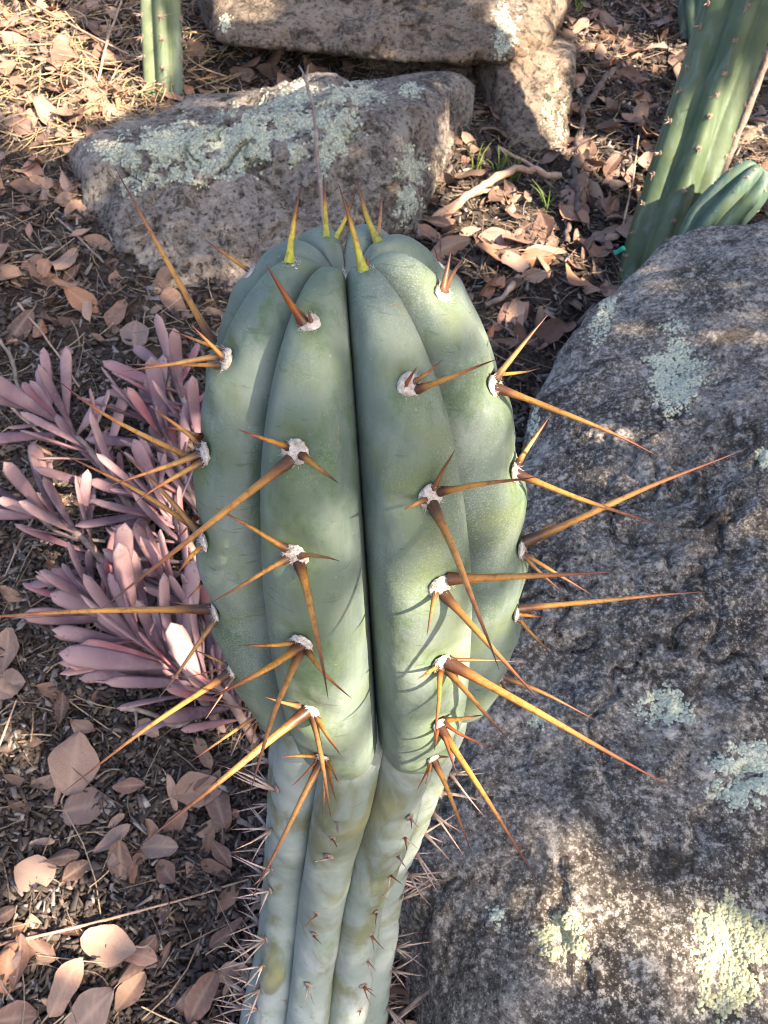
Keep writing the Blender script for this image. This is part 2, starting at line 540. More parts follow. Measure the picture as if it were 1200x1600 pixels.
gx = axis_grid(-1.25, 1.05, 0.0085, -40, 40)
gy = axis_grid(0.05, 2.75, 0.0085, -30, 60)
X, Y = np.meshgrid(gx, gy)
Z = gz(X, Y)
p2 = np.stack([X, Y, Z], -1).reshape(-1, 3)
p2[:, 2] += 0.004 * vnoise(p2 * 75, 5) * (np.abs(p2[:, 0]) < 1.6) * (p2[:, 1] < 3)
nx, ny = len(gx), len(gy)
i = (np.arange(ny - 1)[:, None] * nx + np.arange(nx - 1)[None]).ravel()
F = np.stack([i, i + 1, i + 1 + nx, i + nx], -1)
ground = add('ground', mesh_data('ground', p2, F, M['ground']))
tag(ground, 'dark humus soil sloping up behind the cactus', None, kind='structure')

# ------------------------------------------------------------------ rocks
ROCK_BVH = []


def plane3(a, b, c):
    a, b, c = (P(*q) for q in (a, b, c))
    return a, unit(np.cross(b - a, c - a))


def ico(level):
    bm = bmesh.new()
    bmesh.ops.create_icosphere(bm, subdivisions=level, radius=1)
    V = np.array([v.co[:] for v in bm.verts])
    F = np.array([[v.index for v in f.verts] for f in bm.faces])
    bm.free()
    return V, F


ICO = {}


def rock(name, label, center, planes, mat, level=6, k=14, amp=(0.02, 0.008, 0.0025), freq=(5, 18, 70), seed=1, pole=0.4, dents=()):
    if level not in ICO: ICO[level] = ico(level)
    U0, F = ICO[level]
    c = np.asarray(center, float)
    U = U0 + pole * unit(CAM - c)
    U /= np.linalg.norm(U, axis=1)[:, None]
    acc = np.zeros(len(U))
    for pt, n in planes:
        n = unit(n)
        d = (pt - c) @ n
        if d < 0: n, d = -n, -d
        acc += (np.maximum(U @ n, 0) / max(d, 1e-3)) ** k
    r = acc ** (-1.0 / k)
    V = c + U * r[:, None]
    disp = sum(a * fbm(V * f, 3, seed * 31 + q) for q, (a, f) in enumerate(zip(amp, freq)))
    # cracked ledges
    led = fbm(V * 7 + 0.3 * fbm(V * 20, 2, seed + 5)[:, None], 3, seed + 77)
    disp -= amp[0] * 0.8 * np.exp(-(led / 0.05) ** 2)
    V = V + U * disp[:, None]
    for (dp, rad, dep) in dents:
        V -= U * (dep * np.exp(-(np.linalg.norm(V - dp, axis=1) / rad) ** 2))[:, None]
    base = c.copy(); base[2] = V[:, 2].min()
    V -= base
    o = add(name, mesh_data(name, V, F, mat), None, base)
    tag(o, label, 'rock')
    bvh = BVHTree.FromPolygons([Vector(v) for v in (V + base).tolist()], F.tolist())
    ROCK_BVH.append((o, bvh))
    return o


up = np.array([0, 0, 1.0])
boulder = rock('granite_boulder', 'large grey granite boulder filling the right side beside the main cactus',
     P(1010, 1000, 1.0),
     [plane3((700, 1500, .615), (1200, 1600, .52), (1050, 720, .83)),      # broad ramp
      plane3((900, 700, .815), (1200, 690, .80), (1100, 370, .96)),        # upper face
      (P(1100, 300, .98), np.array([-0.05, 0.55, 0.84])),                  # crest falls away
      (np.array([0.066, 0.32, 0.2]), np.array([-0.96, -0.27, 0.06])),         # left side
      (np.array([0.115, 0.60, 0.3]), np.array([-0.97, 0.22, 0.10])),
      (np.array([0.222, 0.94, 0.45]), np.array([-0.80, 0.48, 0.26])),      # upper left shoulder
      (np.array([0.85, 0, 0]), np.array([1, 0, 0.1])),
      (np.array([0.2, 0.13, 0.2]), np.array([-0.1, -1, 0.25])),
      (np.array([0, 1.55, 0]), np.array([0, 1, 0.0])),
      (np.array([0, 0, -0.25]), np.array([0, 0, -1.0]))],
     M['boulder'], 7, 24, (0.013, 0.008, 0.0030), (5, 20, 90), 3, 0.75,
     [(P(1100, 780, .80), .022, .012), (P(820, 1440, .63), .02, .014), (P(880, 1185, .69), .014, .010), (P(800, 1170, .70), .018, .012), (P(1010, 1330, .66), .02, .008), (P(950, 700, .82), .03, .012)])

rock2 = rock('lichen_rock', 'squat grey rock with pale green lichen behind the cactus head',
     P(410, 290, 1.47),
     [plane3((200, 380, 1.26), (600, 395, 1.25), (400, 200, 1.29)),
      plane3((200, 190, 1.42), (600, 136, 1.42), (400, 190, 1.31)),
      (P(118, 250, 1.40), np.array([-1.0, -0.35, 0.30])),
      (P(172, 400, 1.33), np.array([-0.8, -0.45, -0.25])),
      (P(668, 300, 1.32), np.array([0.85, -0.5, 0.12])),
      (P(712, 240, 1.42), np.array([1.0, -0.1, 0.05])),
      (P(400, 150, 1.62), np.array([0, 1, 0.2])),
      (np.array([0, 0, 0.1]), np.array([0, 0, -1.0])),
      (P(140, 165, 1.40), np.array([-0.5, 0.1, 0.8]))],
     M['rock'], 6, 8, (0.030, 0.010, 0.0035), (5, 18, 70), 11, 0.7)

slab = rock('brown_slab_rock', 'long brown rock slab lying across the top behind the lichen rock',
     P(600, 10, 1.72),
     [plane3((350, 80, 1.55), (790, 112, 1.53), (600, -40, 1.63)),
      (P(600, 92, 1.55), np.array([0.03, -0.12, -1.0])),
      (P(318, 40, 1.60), np.array([-1, -0.25, -0.1])),
      (P(858, 40, 1.60), np.array([1, -0.2, 0.05])),
      (P(825, 110, 1.54), np.array([0.8, -0.4, -0.6])),
      (P(600, -120, 1.75), np.array([0, 0.2, 1.0])),
      (P(600, -60, 2.1), np.array([0, 1, 0.0]))],
     M['slab'], 6, 9, (0.028, 0.011, 0.0035), (5, 18, 70), 21, 0.7)

rock4 = rock('pale_prop_rock', 'upright sunlit rock propping the right end of the slab',
     P(815, 170, 1.70),
     [plane3((800, 250, 1.51), (880, 255, 1.53), (850, 90, 1.58)),
      (P(893, 170, 1.58), np.array([1, -0.15, 0.1])),
      (P(772, 180, 1.58), np.array([-1, -0.35, 0.0])),
      (P(840, 72, 1.62), np.array([0, 0, 1.0])),
      (P(820, 150, 1.95), np.array([0, 1, 0.0])),
      (np.array([0, 0, 0.2]), np.array([0, 0, -1.0]))],
     M['slab'], 5, 12, (0.016, 0.008, 0.003), (7, 22, 70), 33, 0.6)

rock5 = rock('cavity_rock', 'dark brown rock in the shaded hollow under the slab',
     P(700, 150, 1.95),
     [(P(700, 200, 1.74), np.array([0.0, -1, 0.15])),
      (P(560, 150, 1.9), np.array([-1, 0, 0.0])),
      (P(800, 150, 1.9), np.array([1, 0, 0.0])),
      (P(700, 60, 1.9), np.array([0, 0, 1.0])),
      (P(700, 60, 2.3), np.array([0, 1, 0.0])),
      (np.array([0, 0, 0.3]), np.array([0, 0, -1.0]))],
     M['slab'], 5, 10, (0.02, 0.01, 0.003), (6, 18, 70), 41, 0.3)

rock6 = rock('grey_corner_rock', 'grey speckled rock behind the small cactus at the right edge',
     P(1250, 300, 1.75),
     [plane3((1165, 330, 1.50), (1300, 330, 1.50), (1220, 190, 1.62)),
      (P(1140, 260, 1.62), np.array([-1, -0.2, 0.2])),
      (P(1230, 178, 1.66), np.array([-0.15, 0.3, 1.0])),
      (P(1500, 300, 1.7), np.array([1, 0, 0.0])),
      (P(1250, 250, 2.1), np.array([0, 1, 0.0])),
      (np.array([0, 0, 0.2]), np.array([0, 0, -1.0]))],
     M['boulder'], 5, 12, (0.02, 0.009, 0.003), (6, 20, 70), 51, 0.5)

rock7 = rock('dark_top_rock', 'dark brown rock cut by the top edge beside the tall column',
     P(1000, -40, 2.3),
     [plane3((930, 12, 2.02), (1070, 10, 2.02), (1000, -60, 2.12)),
      (P(915, -20, 2.1), np.array([-1, -0.1, 0.2])),
      (P(1090, -20, 2.1), np.array([1, -0.1, 0.2])),
      (P(1000, -90, 2.2), np.array([0, 0.2, 1.0])),
      (P(1000, -40, 2.6), np.array([0, 1, 0.0])),
      (np.array([0, 0, 0.35]), np.array([0, 0, -1.0]))],
     M['slab'], 5, 12, (0.02, 0.01, 0.003), (6, 20, 70), 61, 0.4)


def hit_rocks(px, py):
    d = Vector(unit(P(px, py, 1) - CAM).tolist())
    best = None
    for o, b in ROCK_BVH:
        h = b.ray_cast(Vector(CAM.tolist()), d)
        if h[0] is not None and (best is None or h[3] < best[3]):
            best = (o, np.array(h[0]), np.array(h[1]), h[3])
    return best


# dome-shaped lichen lobe
def lobe_mesh():
    V = [(0, 0, 0.55)]
    for q in range(6):
        a = q / 6 * 2 * math.pi
        V.append((0.62 * math.cos(a), 0.62 * math.sin(a), 0.38))
    for q in range(6):
        a = (q + .5) / 6 * 2 * math.pi
        V.append((math.cos(a), math.sin(a), -0.25))
    F = []
    for q in range(6):
        F.append((0, 1 + q, 1 + (q + 1) % 6))
        F.append((1 + q, 7 + q, 1 + (q + 1) % 6))
        F.append((1 + (q + 1) % 6, 7 + q, 7 + (q + 1) % 6))
    return np.array(V), np.array(F)


LV, LF = lobe_mesh()


def lichen(rock_o, label, px, py, wx, wy, n, size, mat, seed, hole=0.0, rot=0.0):
    """crust of small lobes spread over an irregular patch of the rock's own surface"""
    bvh = [b for o, b in ROCK_BVH if o is rock_o][0]
    r = np.random.default_rng(seed)
    h = bvh.ray_cast(Vector(CAM.tolist()), Vector(unit(P(px, py, 1) - CAM).tolist()))
    if h[0] is None: return
    c = np.array(h[0]); nrm = np.array(h[1]); dist = h[3]
    t1 = unit(np.cross(nrm, up)); t2 = np.cross(nrm, t1)
    base = np.array(rock_o.location)
    VV, FF, k = [], [], 0
    n = int(n * 2.0); size *= .62
    a = r.uniform(0, 2 * math.pi, n * 2); q = np.sqrt(r.uniform(size=n * 2)) * (1 + .16 * r.normal(size=n * 2)); z_ = np.full(n * 2, float(seed))
    edge = 0.80 + 0.28 * vnoise(np.stack([np.cos(a) * 2.2, np.sin(a) * 2.2, z_ * 3.7], -1), seed) + 0.22 * vnoise(np.stack([np.cos(a) * 6, np.sin(a) * 6, z_], -1), seed + 1)
    ok = np.ones(n * 2, bool) if not hole else vnoise(np.stack([q * np.cos(a) * 3.1, q * np.sin(a) * 3.1, z_], -1), seed + 2) <= 0.55 - hole
    U_, V_ = (q * edge * np.cos(a) * wx / 2)[ok], (q * edge * np.sin(a) * wy / 2)[ok]
    for u, v in zip(U_ * math.cos(rot) - V_ * math.sin(rot), U_ * math.sin(rot) + V_ * math.cos(rot)):
        if k >= n: break
        hh = bvh.ray_cast(Vector(CAM.tolist()), Vector(unit(P(px + u, py + v, 1) - CAM).tolist()))
        if hh[0] is None: continue
        pt = np.array(hh[0]); nn = np.array(hh[1])
        s = size * r.uniform(0.5, 1.25)
        e1 = unit(np.cross(nn, [0.3, 0.2, 0.9])); e2 = np.cross(nn, e1)
        ang = r.uniform(0, 6.28)
        R = np.stack([math.cos(ang) * e1 + math.sin(ang) * e2, -math.sin(ang) * e1 + math.cos(ang) * e2, nn + 0.25 * r.normal(size=3)], 0)
        L = LV * np.array([s * r.uniform(.8, 1.4), s, s * r.uniform(0.35, 0.75)]) * (1 + 0.25 * r.normal(size=(len(LV), 1)))
        VV.append(L @ R + pt - base)
        FF.append(LF + k * len(LV))
        k += 1
    if not VV: return
    o = add('lichen_patch', mesh_data('lichen_patch', np.concatenate(VV), np.concatenate(FF), mat), rock_o)
    o['kind'] = 'stuff'
    o['label'] = label
    return o


for a in [(boulder, 'oval pale green lichen patch', 1050, 585, 92, 130, 900, .0026, M['lichen_m'], 1),
          (boulder, 'small pale green lichen spot', 1040, 1105, 85, 72, 330, .0026, M['lichen_m'], 2, .25),
          (boulder, 'pale green lichen at the right edge', 1172, 1212, 120, 120, 600, .0028, M['lichen_m'], 3, .15),
          (boulder, 'large yellowish lichen crust', 1140, 1490, 165, 180, 900, .0031, M['lichen_y'], 4, .1),
          (boulder, 'small sunlit lichen spot', 880, 1462, 90, 100, 330, .0028, M['lichen_y'], 5, .2),
          (boulder, 'thin lichen streak on the left bevel', 945, 490, 36, 110, 160, .0030, M['lichen_m'], 6, .1, .35),
          (boulder, 'lichen on the crest', 985, 400, 90, 40, 200, .0032, M['lichen_m'], 7, .1, -.5),
          (boulder, 'lichen speck at the right edge', 1195, 715, 30, 34, 60, .0028, M['lichen_m'], 8),
          (boulder, 'lichen speck', 1050, 510, 50, 24, 50, .0026, M['lichen_m'], 9, .3),
          (boulder, 'lichen speck beside the cactus', 832, 660, 34, 60, 70, .0028, M['lichen_m'], 10, .2),
          (boulder, 'faint lichen speck', 775, 1430, 30, 34, 40, .0026, M['lichen_m'], 12, .3),
          (boulder, 'faint lichen speck', 840, 1127, 28, 28, 40, .0024, M['lichen_m'], 13, .3),
          (rock2, 'broad lichen crust on the left half', 260, 240, 230, 120, 1500, .0044, M['lichen'], 21, .22, .1),
          (rock2, 'lichen crust across the middle', 400, 215, 210, 120, 1300, .0044, M['lichen'], 22, .28, -.15),
          (rock2, 'lichen crust below the top', 520, 208, 90, 110, 600, .0044, M['lichen'], 23, .12),
          (rock2, 'lichen on the top edge', 555, 147, 95, 52, 450, .0044, M['lichen'], 24, .08),
          (rock2, 'lichen near the upper middle', 460, 150, 80, 50, 330, .0044, M['lichen'], 25, .15, -.4),
          (rock2, 'round lichen rosette', 642, 258, 55, 62, 280, .0040, M['lichen'], 26, .1),
          (rock2, 'round lichen rosette', 635, 316, 46, 62, 240, .0040, M['lichen'], 27, .1),
          (rock2, 'small lichen spot near the right corner', 640, 141, 44, 34, 150, .0040, M['lichen'], 28, .1),
          (slab, 'pale lichen on the slab end', 790, 45, 42, 90, 260, .0046, M['lichen'], 31, .2),
          (slab, 'small lichen fleck on the slab', 352, 36, 26, 36, 60, .0042, M['lichen'], 32, .2),
          (rock4, 'lichen wash on the prop rock', 868, 160, 50, 120, 200, .0040, M['lichen_y'], 33, .35)]:
    lichen(*a)

# ------------------------------------------------------------------ main cactus
HREF = P(568, 850, .35)
HAX = unit([-0.105, -0.105, 1.0])
NR = 8
toc = CAM - HREF
toc -= HAX * (toc @ HAX)
toc = unit(toc)                       # toward the camera
rgt = np.cross(-toc, HAX)             # to the right of the picture
rgt = unit(rgt)
CREST = np.array([(-.094, .036), (-.1050, .047), (-.1055, .058), (-.097, .0655), (-.074, .0705), (-.045, .0735), (-.01, .0735), (.025, .0715),
                  (.058, .0660), (.087, .0585), (.110, .0485), (.128, .0362), (.1385, .024), (.1395, .013), (.130, .004)])
GROOV = np.array([(-.078, .028), (-.086, .033), (-.087, .037), (-.083, .039), (-.068, .040), (-.045, .0405), (-.01, .0405), (.025, .0395),
                  (.057, .037), (.0835, .0340), (.1035, .0285), (.1185, .0208), (.1275, .0130), (.1305, .0065), (.1275, .0020)])
TT = np.linspace(0, 1, len(CREST))
RIBA = np.radians([-21.5, 23, 67.5, 112, 157, 202 - 360, -112, -66.5])     # 0 = toward the camera, + = right
RIBN = ['fl', 'fr', 'r', 'br', 'bs', 'b', 'bl', 'l']


def head_pos(t, ang, f, extra=0.0):
    t = np.atleast_1d(t)
    c = crv(TT, CREST, t); g = crv(TT, GROOV, t)
    sp = g + (c - g) * np.atleast_1d(f)[:, None]
    r = sp[:, 1] + extra
    ang = np.atleast_1d(ang)
    return HREF + HAX * sp[:, :1] + (np.cos(ang)[:, None] * toc + np.sin(ang)[:, None] * rgt) * r[:, None]


def lobef(u):
    return np.clip(1 - np.abs(u) ** 2.9, 0, 1) ** 0.50


# areoles: rib, pixel, [ (base dx,dy , tip px, tip py, depth step in cm, radius mm, kind) ]
AREO = [
 ('l', 460, 420, 0.9, [(-5, -4, 471, 290, -.5, 1.5, 'y')]),
 ('fr', 572, 415, 0.9, [(-2, 5, 529, 288, -.8, 1.5, 'y'), (4, -6, 573, 398, 0, .7, 'r')]),
 ('br', 596, 382, 0.8, [(-4, -2, 557, 277, 0, 1.5, 'y'), (-18, -2, 598, 298, 1.5, 1.0, 'o')]),
 ('b', 532, 364, 0.7, [(-4, 0, 505, 272, .5, 1.3, 'y'), (14, 0, 557, 297, 1.0, 1.1, 'y')]),
 ('bl', 393, 427, 0.8, [(-3, -5, 320, 374, .5, 1.0, 'o'), (12, -8, 401, 376, 1, .8, 'r')]),
 ('r', 702, 455, 0.9, [(-5, -2, 705, 392, -.3, 1.4, 'r'), (5, -8, 729, 396, .6, 1.1, 'r')]),
 ('br', 678, 424, 0.6, [(0, 0, 677, 384, .5, .7, 'r')]),
 ('fl', 480, 505, 1.0, [(-11, -5, 415, 412, -1.5, 1.6, 'r'), (3, -4, 482, 485, -.6, .9, 'r')]),
 ('fr', 660, 597, 1.0, [(14, 6, 777, 561, -1.6, 1.3, 'd'), (-8, 0, 651, 574, -.8, .8, 'r'), (8, -6, 691, 562, -.8, .9, 'o')]),
 ('l', 335, 558, 1.0, [(6, 0, 296, 505, -1.0, 1.1, 'o'), (-7, -8, 189, 581, -.5, 1.2, 'o'), (-7, 8, 199, 570, .5, 1.0, 'o'), (2, -17, 268, 516, 1.0, 1.0, 'o')]),
 ('bl', 352, 523, 0.8, [(25, 38, 179, 261, 1.0, 1.7, 'o'), (6, -10, 343, 478, 1.0, .8, 'o')]),
 ('r', 793, 598, 1.0, [(-2, -10, 856, 492, .3, 1.4, 'o'), (-6, 4, 1037, 718, -.8, 1.5, 'o'), (-10, -16, 845, 575, 1.5, .9, 'o')]),
 ('fl', 457, 707, 1.1, [(-12, -9, 371, 671, -1.8, 1.1, 'o'), (-12, 15, 158, 952, -4.5, 1.7, 'o'), (12, 4, 529, 755, -2.2, 1.3, 'd')]),
 ('l', 312, 710, 1.1, [(-4, -12, 234, 636, .3, 1.2, 'o'), (0, -28, 257, 669, 1.5, 1.0, 'o'), (-10, 0, 165, 761, -.8, 1.4, 'o'), (2, 10, 206, 789, -1.2, 1.3, 'o'), (-24, 16, 80, 587, 1.5, 1.4, 'o')]),
 ('fr', 695, 775, 1.1, [(14, -8, 840, 745, -2.2, 1.4, 'd'), (1, -18, 711, 703, -1.5, 1.1, 'r'), (-14, 2, 631, 797, -1.8, 1.1, 'o'), (5, 14, 780, 1047, -4.0, 1.8, 'o')]),
 ('r', 817, 738, 1.0, [(-2, -12, 865, 642, .3, 1.3, 'o'), (-4, 1, 1052, 827, -1.0, 1.5, 'o')]),
 ('fl', 460, 872, 1.1, [(-12, -14, 338, 794, -2.0, 1.2, 'o'), (-15, 8, 328, 943, -2.2, 1.2, 'o'), (10, -4, 531, 877, -2.0, 1.1, 'd'), (5, 18, 513, 1093, -3.6, 1.7, 'o')]),
 ('l', 321, 848, 1.0, [(-6, -16, 182, 697, .6, 1.5, 'd'), (-13, -18, 80, 701, 1.5, 1.4, 'o'), (-2, 6, 276, 899, -1.2, 1.3, 'd'), (-4, -40, 281, 838, 1.5, .9, 'o')]),
 ('r', 826, 858, 1.0, [(-2, -12, 1168, 700, -1.0, 2.0, 'o'), (2, -14, 878, 806, .6, 1.0, 'o'), (6, 8, 925, 930, -.5, 1.2, 'd'), (4, 8, 882, 927, -1.0, 1.0, 'd'), (-4, -18, 892, 813, 1.2, 1.2, 'o')]),
 ('fr', 712, 918, 1.1, [(12, -14, 969, 893, -1.6, 1.9, 'd'), (14, -10, 832, 893, -.6, 1.1, 'o'), (-9, 9, 667, 992, -2.0, 1.2, 'o'), (11, 18, 846, 1098, -2.6, 1.8, 'o')]),
 ('fl', 478, 1008, 1.1, [(-8, -2, 371, 1008, -2.0, 1.1, 'o'), (0, 2, 326, 1092, -3.0, 1.9, 'o'), (-6, 20, 389, 1243, -4.0, 1.7, 'o'), (8, 14, 549, 1091, -2.5, 1.3, 'o')]),
 ('l', 328, 960, 1.0, [(-2, -6, -110, 971, -.8, 1.9, 'o'), (2, 10, 246, 1093, -1.5, 1.4, 'd'), (-6, -14, 262, 939, 1.0, .8, 'd'), (-8, -52, 293, 935, 1.0, .8, 'd')]),
 ('r', 820, 962, 0.9, [(-2, -9, 1121, 924, -.6, 1.6, 'o'), (2, 0, 851, 965, -.5, 1.1, 'o'), (5, 6, 866, 1028, -1.0, 1.1, 'd')]),
 ('fr', 707, 1040, 1.1, [(-14, 0, 654, 1060, -1.6, 1.1, 'd'), (6, -4, 1062, 1237, -2.6, 2.2, 'o'), (-2, 12, 678, 1158, -2.8, 1.4, 'd'), (12, 18, 800, 1162, -2.6, 1.5, 'd'), (16, -4, 820, 1036, .5, .9, 'r')]),
 ('l', 343, 1057, 0.9, [(-2, -18, 300, 1014, .8, 1.1, 'o'), (-6, 3, 98, 1238, -1.6, 1.8, 'o'), (6, 12, 321, 1124, -.8, 1.0, 'r'), (-6, -4, 292, 1058, .8, .6, 'r')]),
 ('r', 786, 1056, 0.8, [(-2, 0, 932, 1126, -.8, 1.5, 'd'), (-14, 18, 756, 1085, -1, .8, 'r'), (-6, 14, 800, 1094, -1, .9, 'r')]),
 ('fl', 490, 1115, 1.0, [(-6, -3, 216, 1324, -4.0, 2.2, 'o'), (-18, -12, 414, 1089, -1.5, 1.2, 'o'), (9, 14, 533, 1181, -2.2, 1.3, 'o'), (2, 20, 518, 1281, -3.4, 1.7, 'o')]),
 ('fr', 697, 1135, 0.9, [(8, -12, 755, 1117, -1.2, 1.4, 'd'), (3, 12, 842, 1380, -2.8, 1.9, 'o'), (11, 6, 769, 1169, -1.0, 1.0, 'r'), (-2, 12, 679, 1172, -1.6, 1.1, 'r'), (6, 14, 716, 1217, -1.5, 1.2, 'r')]),
 ('l', 388, 1127, 0.8, [(0, 2, 295, 1192, -1.0, 1.3, 'd'), (-3, -14, 328, 1098, .8, .9, 'r'), (4, 10, 372, 1160, -.6, .8, 'r'), (8, 14, 392, 1170, -.8, .8, 'r')]),
 ('fl', 500, 1190, 0.9, [(-10, -6, 437, 1184, -1.4, 1.2, 'o'), (-3, 10, 388, 1414, -3.4, 1.9, 'd'), (8, 0, 528, 1222, -1.6, 1.3, 'o'), (-9, 8, 456, 1228, -1.2, .9, 'r'), (6, 10, 526, 1252, -1.8, 1.2, 'r'), (0, 14, 504, 1272, -1.8, 1.2, 'd')]),
 ('fr', 670, 1186, 0.8, [(2, 6, 738, 1338, -2.0, 1.6, 'd'), (-8, 12, 652, 1234, -1.2, .9, 'r'), (-2, 14, 664, 1226, -1.2, .9, 'r'), (8, -2, 702, 1183, -.6, .9, 'r')]),
]
SPM = {'o': M['spine'], 'd': M['spine'], 'r': M['reddish'], 'y': M['young'], 'g': M['grey_spine']}

# where each areole sits on its crest: nearest crest parameter to its pixel
ts_dense = np.linspace(0.08, 0.985, 700)
crest_px = {}
for rn, ra in zip(RIBN, RIBA):
    q = head_pos(ts_dense, np.full(700, ra), np.ones(700))
    crest_px[rn] = np.stack(proj(q)[:2], -1)
rib_ts = {rn: [] for rn in RIBN}
AT = []
for (rn, px, py, sz, sp) in AREO:
    d = np.hypot(crest_px[rn][:, 0] - px, (crest_px[rn][:, 1] - py))
    t = ts_dense[np.argmin(d + (0 if rn not in ('b', 'br', 'bl') else 0.0) * d)]
    rib_ts[rn].append(t)
    AT.append(t)
for rn in ('b', 'br', 'bl', 'bs'):
    for t in (0.2, 0.34, 0.48, 0.6): rib_ts[rn].append(t)

# head body
US = np.sin(np.linspace(-1, 1, 31)[:-1] * math.pi / 2)
rows = np.r_[np.linspace(0, .2, 40)[:-1], np.linspace(.2, .75, 110)[:-1], np.linspace(.75, 1, 60)]
bounds = np.append(RIBA, RIBA[0] + 2 * math.pi)
order = np.argsort(np.mod(RIBA + math.pi, 2 * math.pi))
ra_s = np.mod(RIBA[order] + math.pi, 2 * math.pi) - math.pi
rn_s = [RIBN[q] for q in order]
angs, fs, ribi, us = [], [], [], []
for q in range(NR):
    a0 = ra_s[q]
    ap = ra_s[q - 1] - (2 * math.pi if q == 0 else 0)
    an = ra_s[(q + 1) % NR] + (2 * math.pi if q == NR - 1 else 0)
    for u in US:
        half = (an - a0) / 2 if u > 0 else (a0 - ap) / 2
        angs.append(a0 + u * half); fs.append(u); ribi.append(q); us.append(u)
angs = np.array(angs); us = np.array(us); ribi = np.array(ribi)
NC = len(angs)
Vh, Ha, Hc = [], [], []
for t in rows:
    ext = np.zeros(NC); ar_ = np.zeros(NC)
    for q in range(NR):
        for ta in rib_ts[rn_s[q]]:
            m_ = ribi == q
            dt = t - ta
            # a slight notch above each areole and a chin below it
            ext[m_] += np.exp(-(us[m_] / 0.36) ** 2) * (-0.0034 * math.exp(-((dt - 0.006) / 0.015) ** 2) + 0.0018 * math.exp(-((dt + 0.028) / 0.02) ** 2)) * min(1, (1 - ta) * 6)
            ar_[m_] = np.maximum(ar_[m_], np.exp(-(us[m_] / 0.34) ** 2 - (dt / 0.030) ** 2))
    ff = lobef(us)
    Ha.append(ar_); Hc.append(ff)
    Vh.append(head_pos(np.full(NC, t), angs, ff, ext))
Vh = np.concatenate(Vh)
Vh += (0.0011 * vnoise(Vh * 38, 2) + 0.0005 * vnoise(Vh * 110, 4))[:, None] * unit(toc)[None] * 0.8
nrw = len(rows)
i = (np.arange(nrw - 1)[:, None] * NC + np.arange(NC)[None]).ravel()
jn = (np.arange(nrw - 1)[:, None] * NC + (np.arange(NC)[None] + 1) % NC).ravel()
Fh = np.stack([i, jn, jn + NC, i + NC], -1)
CB = P(487, 1640, .665); CB[2] = float(gz(CB[0], CB[1])) - 0.01
cactus = thing('ribbed_cactus', 'large blue-green ribbed cactus with long amber spines in the foreground', 'cactus', CB)


def part(name, V, F, mat, parent, attrs=None, smooth=True):
    """mesh in world coordinates hung under a thing (or a part of it); origin at the thing's base"""
    root = parent
    off = np.zeros(3)
    while root is not None:
        off += np.array(root.location); root = root.parent
    return add(name, mesh_data(name, np.asarray(V) - off, F, mat, smooth, attrs), parent)


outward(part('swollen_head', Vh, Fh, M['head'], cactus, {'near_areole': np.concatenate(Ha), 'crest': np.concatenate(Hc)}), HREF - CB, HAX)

# lower stem
SA = np.array([HREF + HAX * -0.050, HREF + HAX * -0.105, 0.5 * (HREF + HAX * -0.15) + 0.5 * P(535, 1225, .505), P(527, 1330, .575), P(505, 1500, .640), CB + np.array([0, 0, 0.05]), CB + np.array([0, 0, -0.05])])
SR = np.array([.040, .0535, .0575, .0560, .0585, .064, .066])
ST = np.linspace(0, 1, len(SA))
STWIST = math.radians(4)


def stem_pos(t, ang, f, extra=0.0):
    t = np.atleast_1d(t)
    c = crv(ST, SA, t); R = crv(ST, SR, t)
    r = R * (0.74 + 0.26 * np.atleast_1d(f)) + extra
    return c + (np.cos(ang)[:, None] * toc_s + np.sin(ang)[:, None] * rgt_s) * r[:, None]


toc_s = unit(np.array([toc[0], toc[1], 0])); rgt_s = np.cross(-toc_s, up)
SANG = angs + STWIST
srows = np.linspace(0, 1, 170)
Vs = []
st_ts = np.arange(0.30, 0.99, 0.036)
for t in srows:
    ext = np.zeros(NC)
    for q in range(NR):
        for ta in st_ts:
            ta2 = ta + 0.012 * (q % 3)
            ext[ribi == q] += -0.0016 * np.exp(-(us[ribi == q] / 0.4) ** 2) * math.exp(-((t - ta2) / 0.006) ** 2)
    Vs.append(stem_pos(np.full(NC, t), SANG, np.clip(1 - np.abs(us) ** 1.9, 0, 1) ** 0.75, ext))
Vs = np.concatenate(Vs)
Vs += (0.0040 * vnoise(Vs * 24, 12) + 0.0009 * vnoise(Vs * 90, 14))[:, None] * toc_s[None]
i = (np.arange(169)[:, None] * NC + np.arange(NC)[None]).ravel()
jn = (np.arange(169)[:, None] * NC + (np.arange(NC)[None] + 1) % NC).ravel()
outward(part('lower_stem', Vs, np.stack([i, i + NC, jn + NC, jn], -1), M['stem'], cactus), SA[4] - CB, up)


ICO3, ICO2 = ico(3), ico(2)


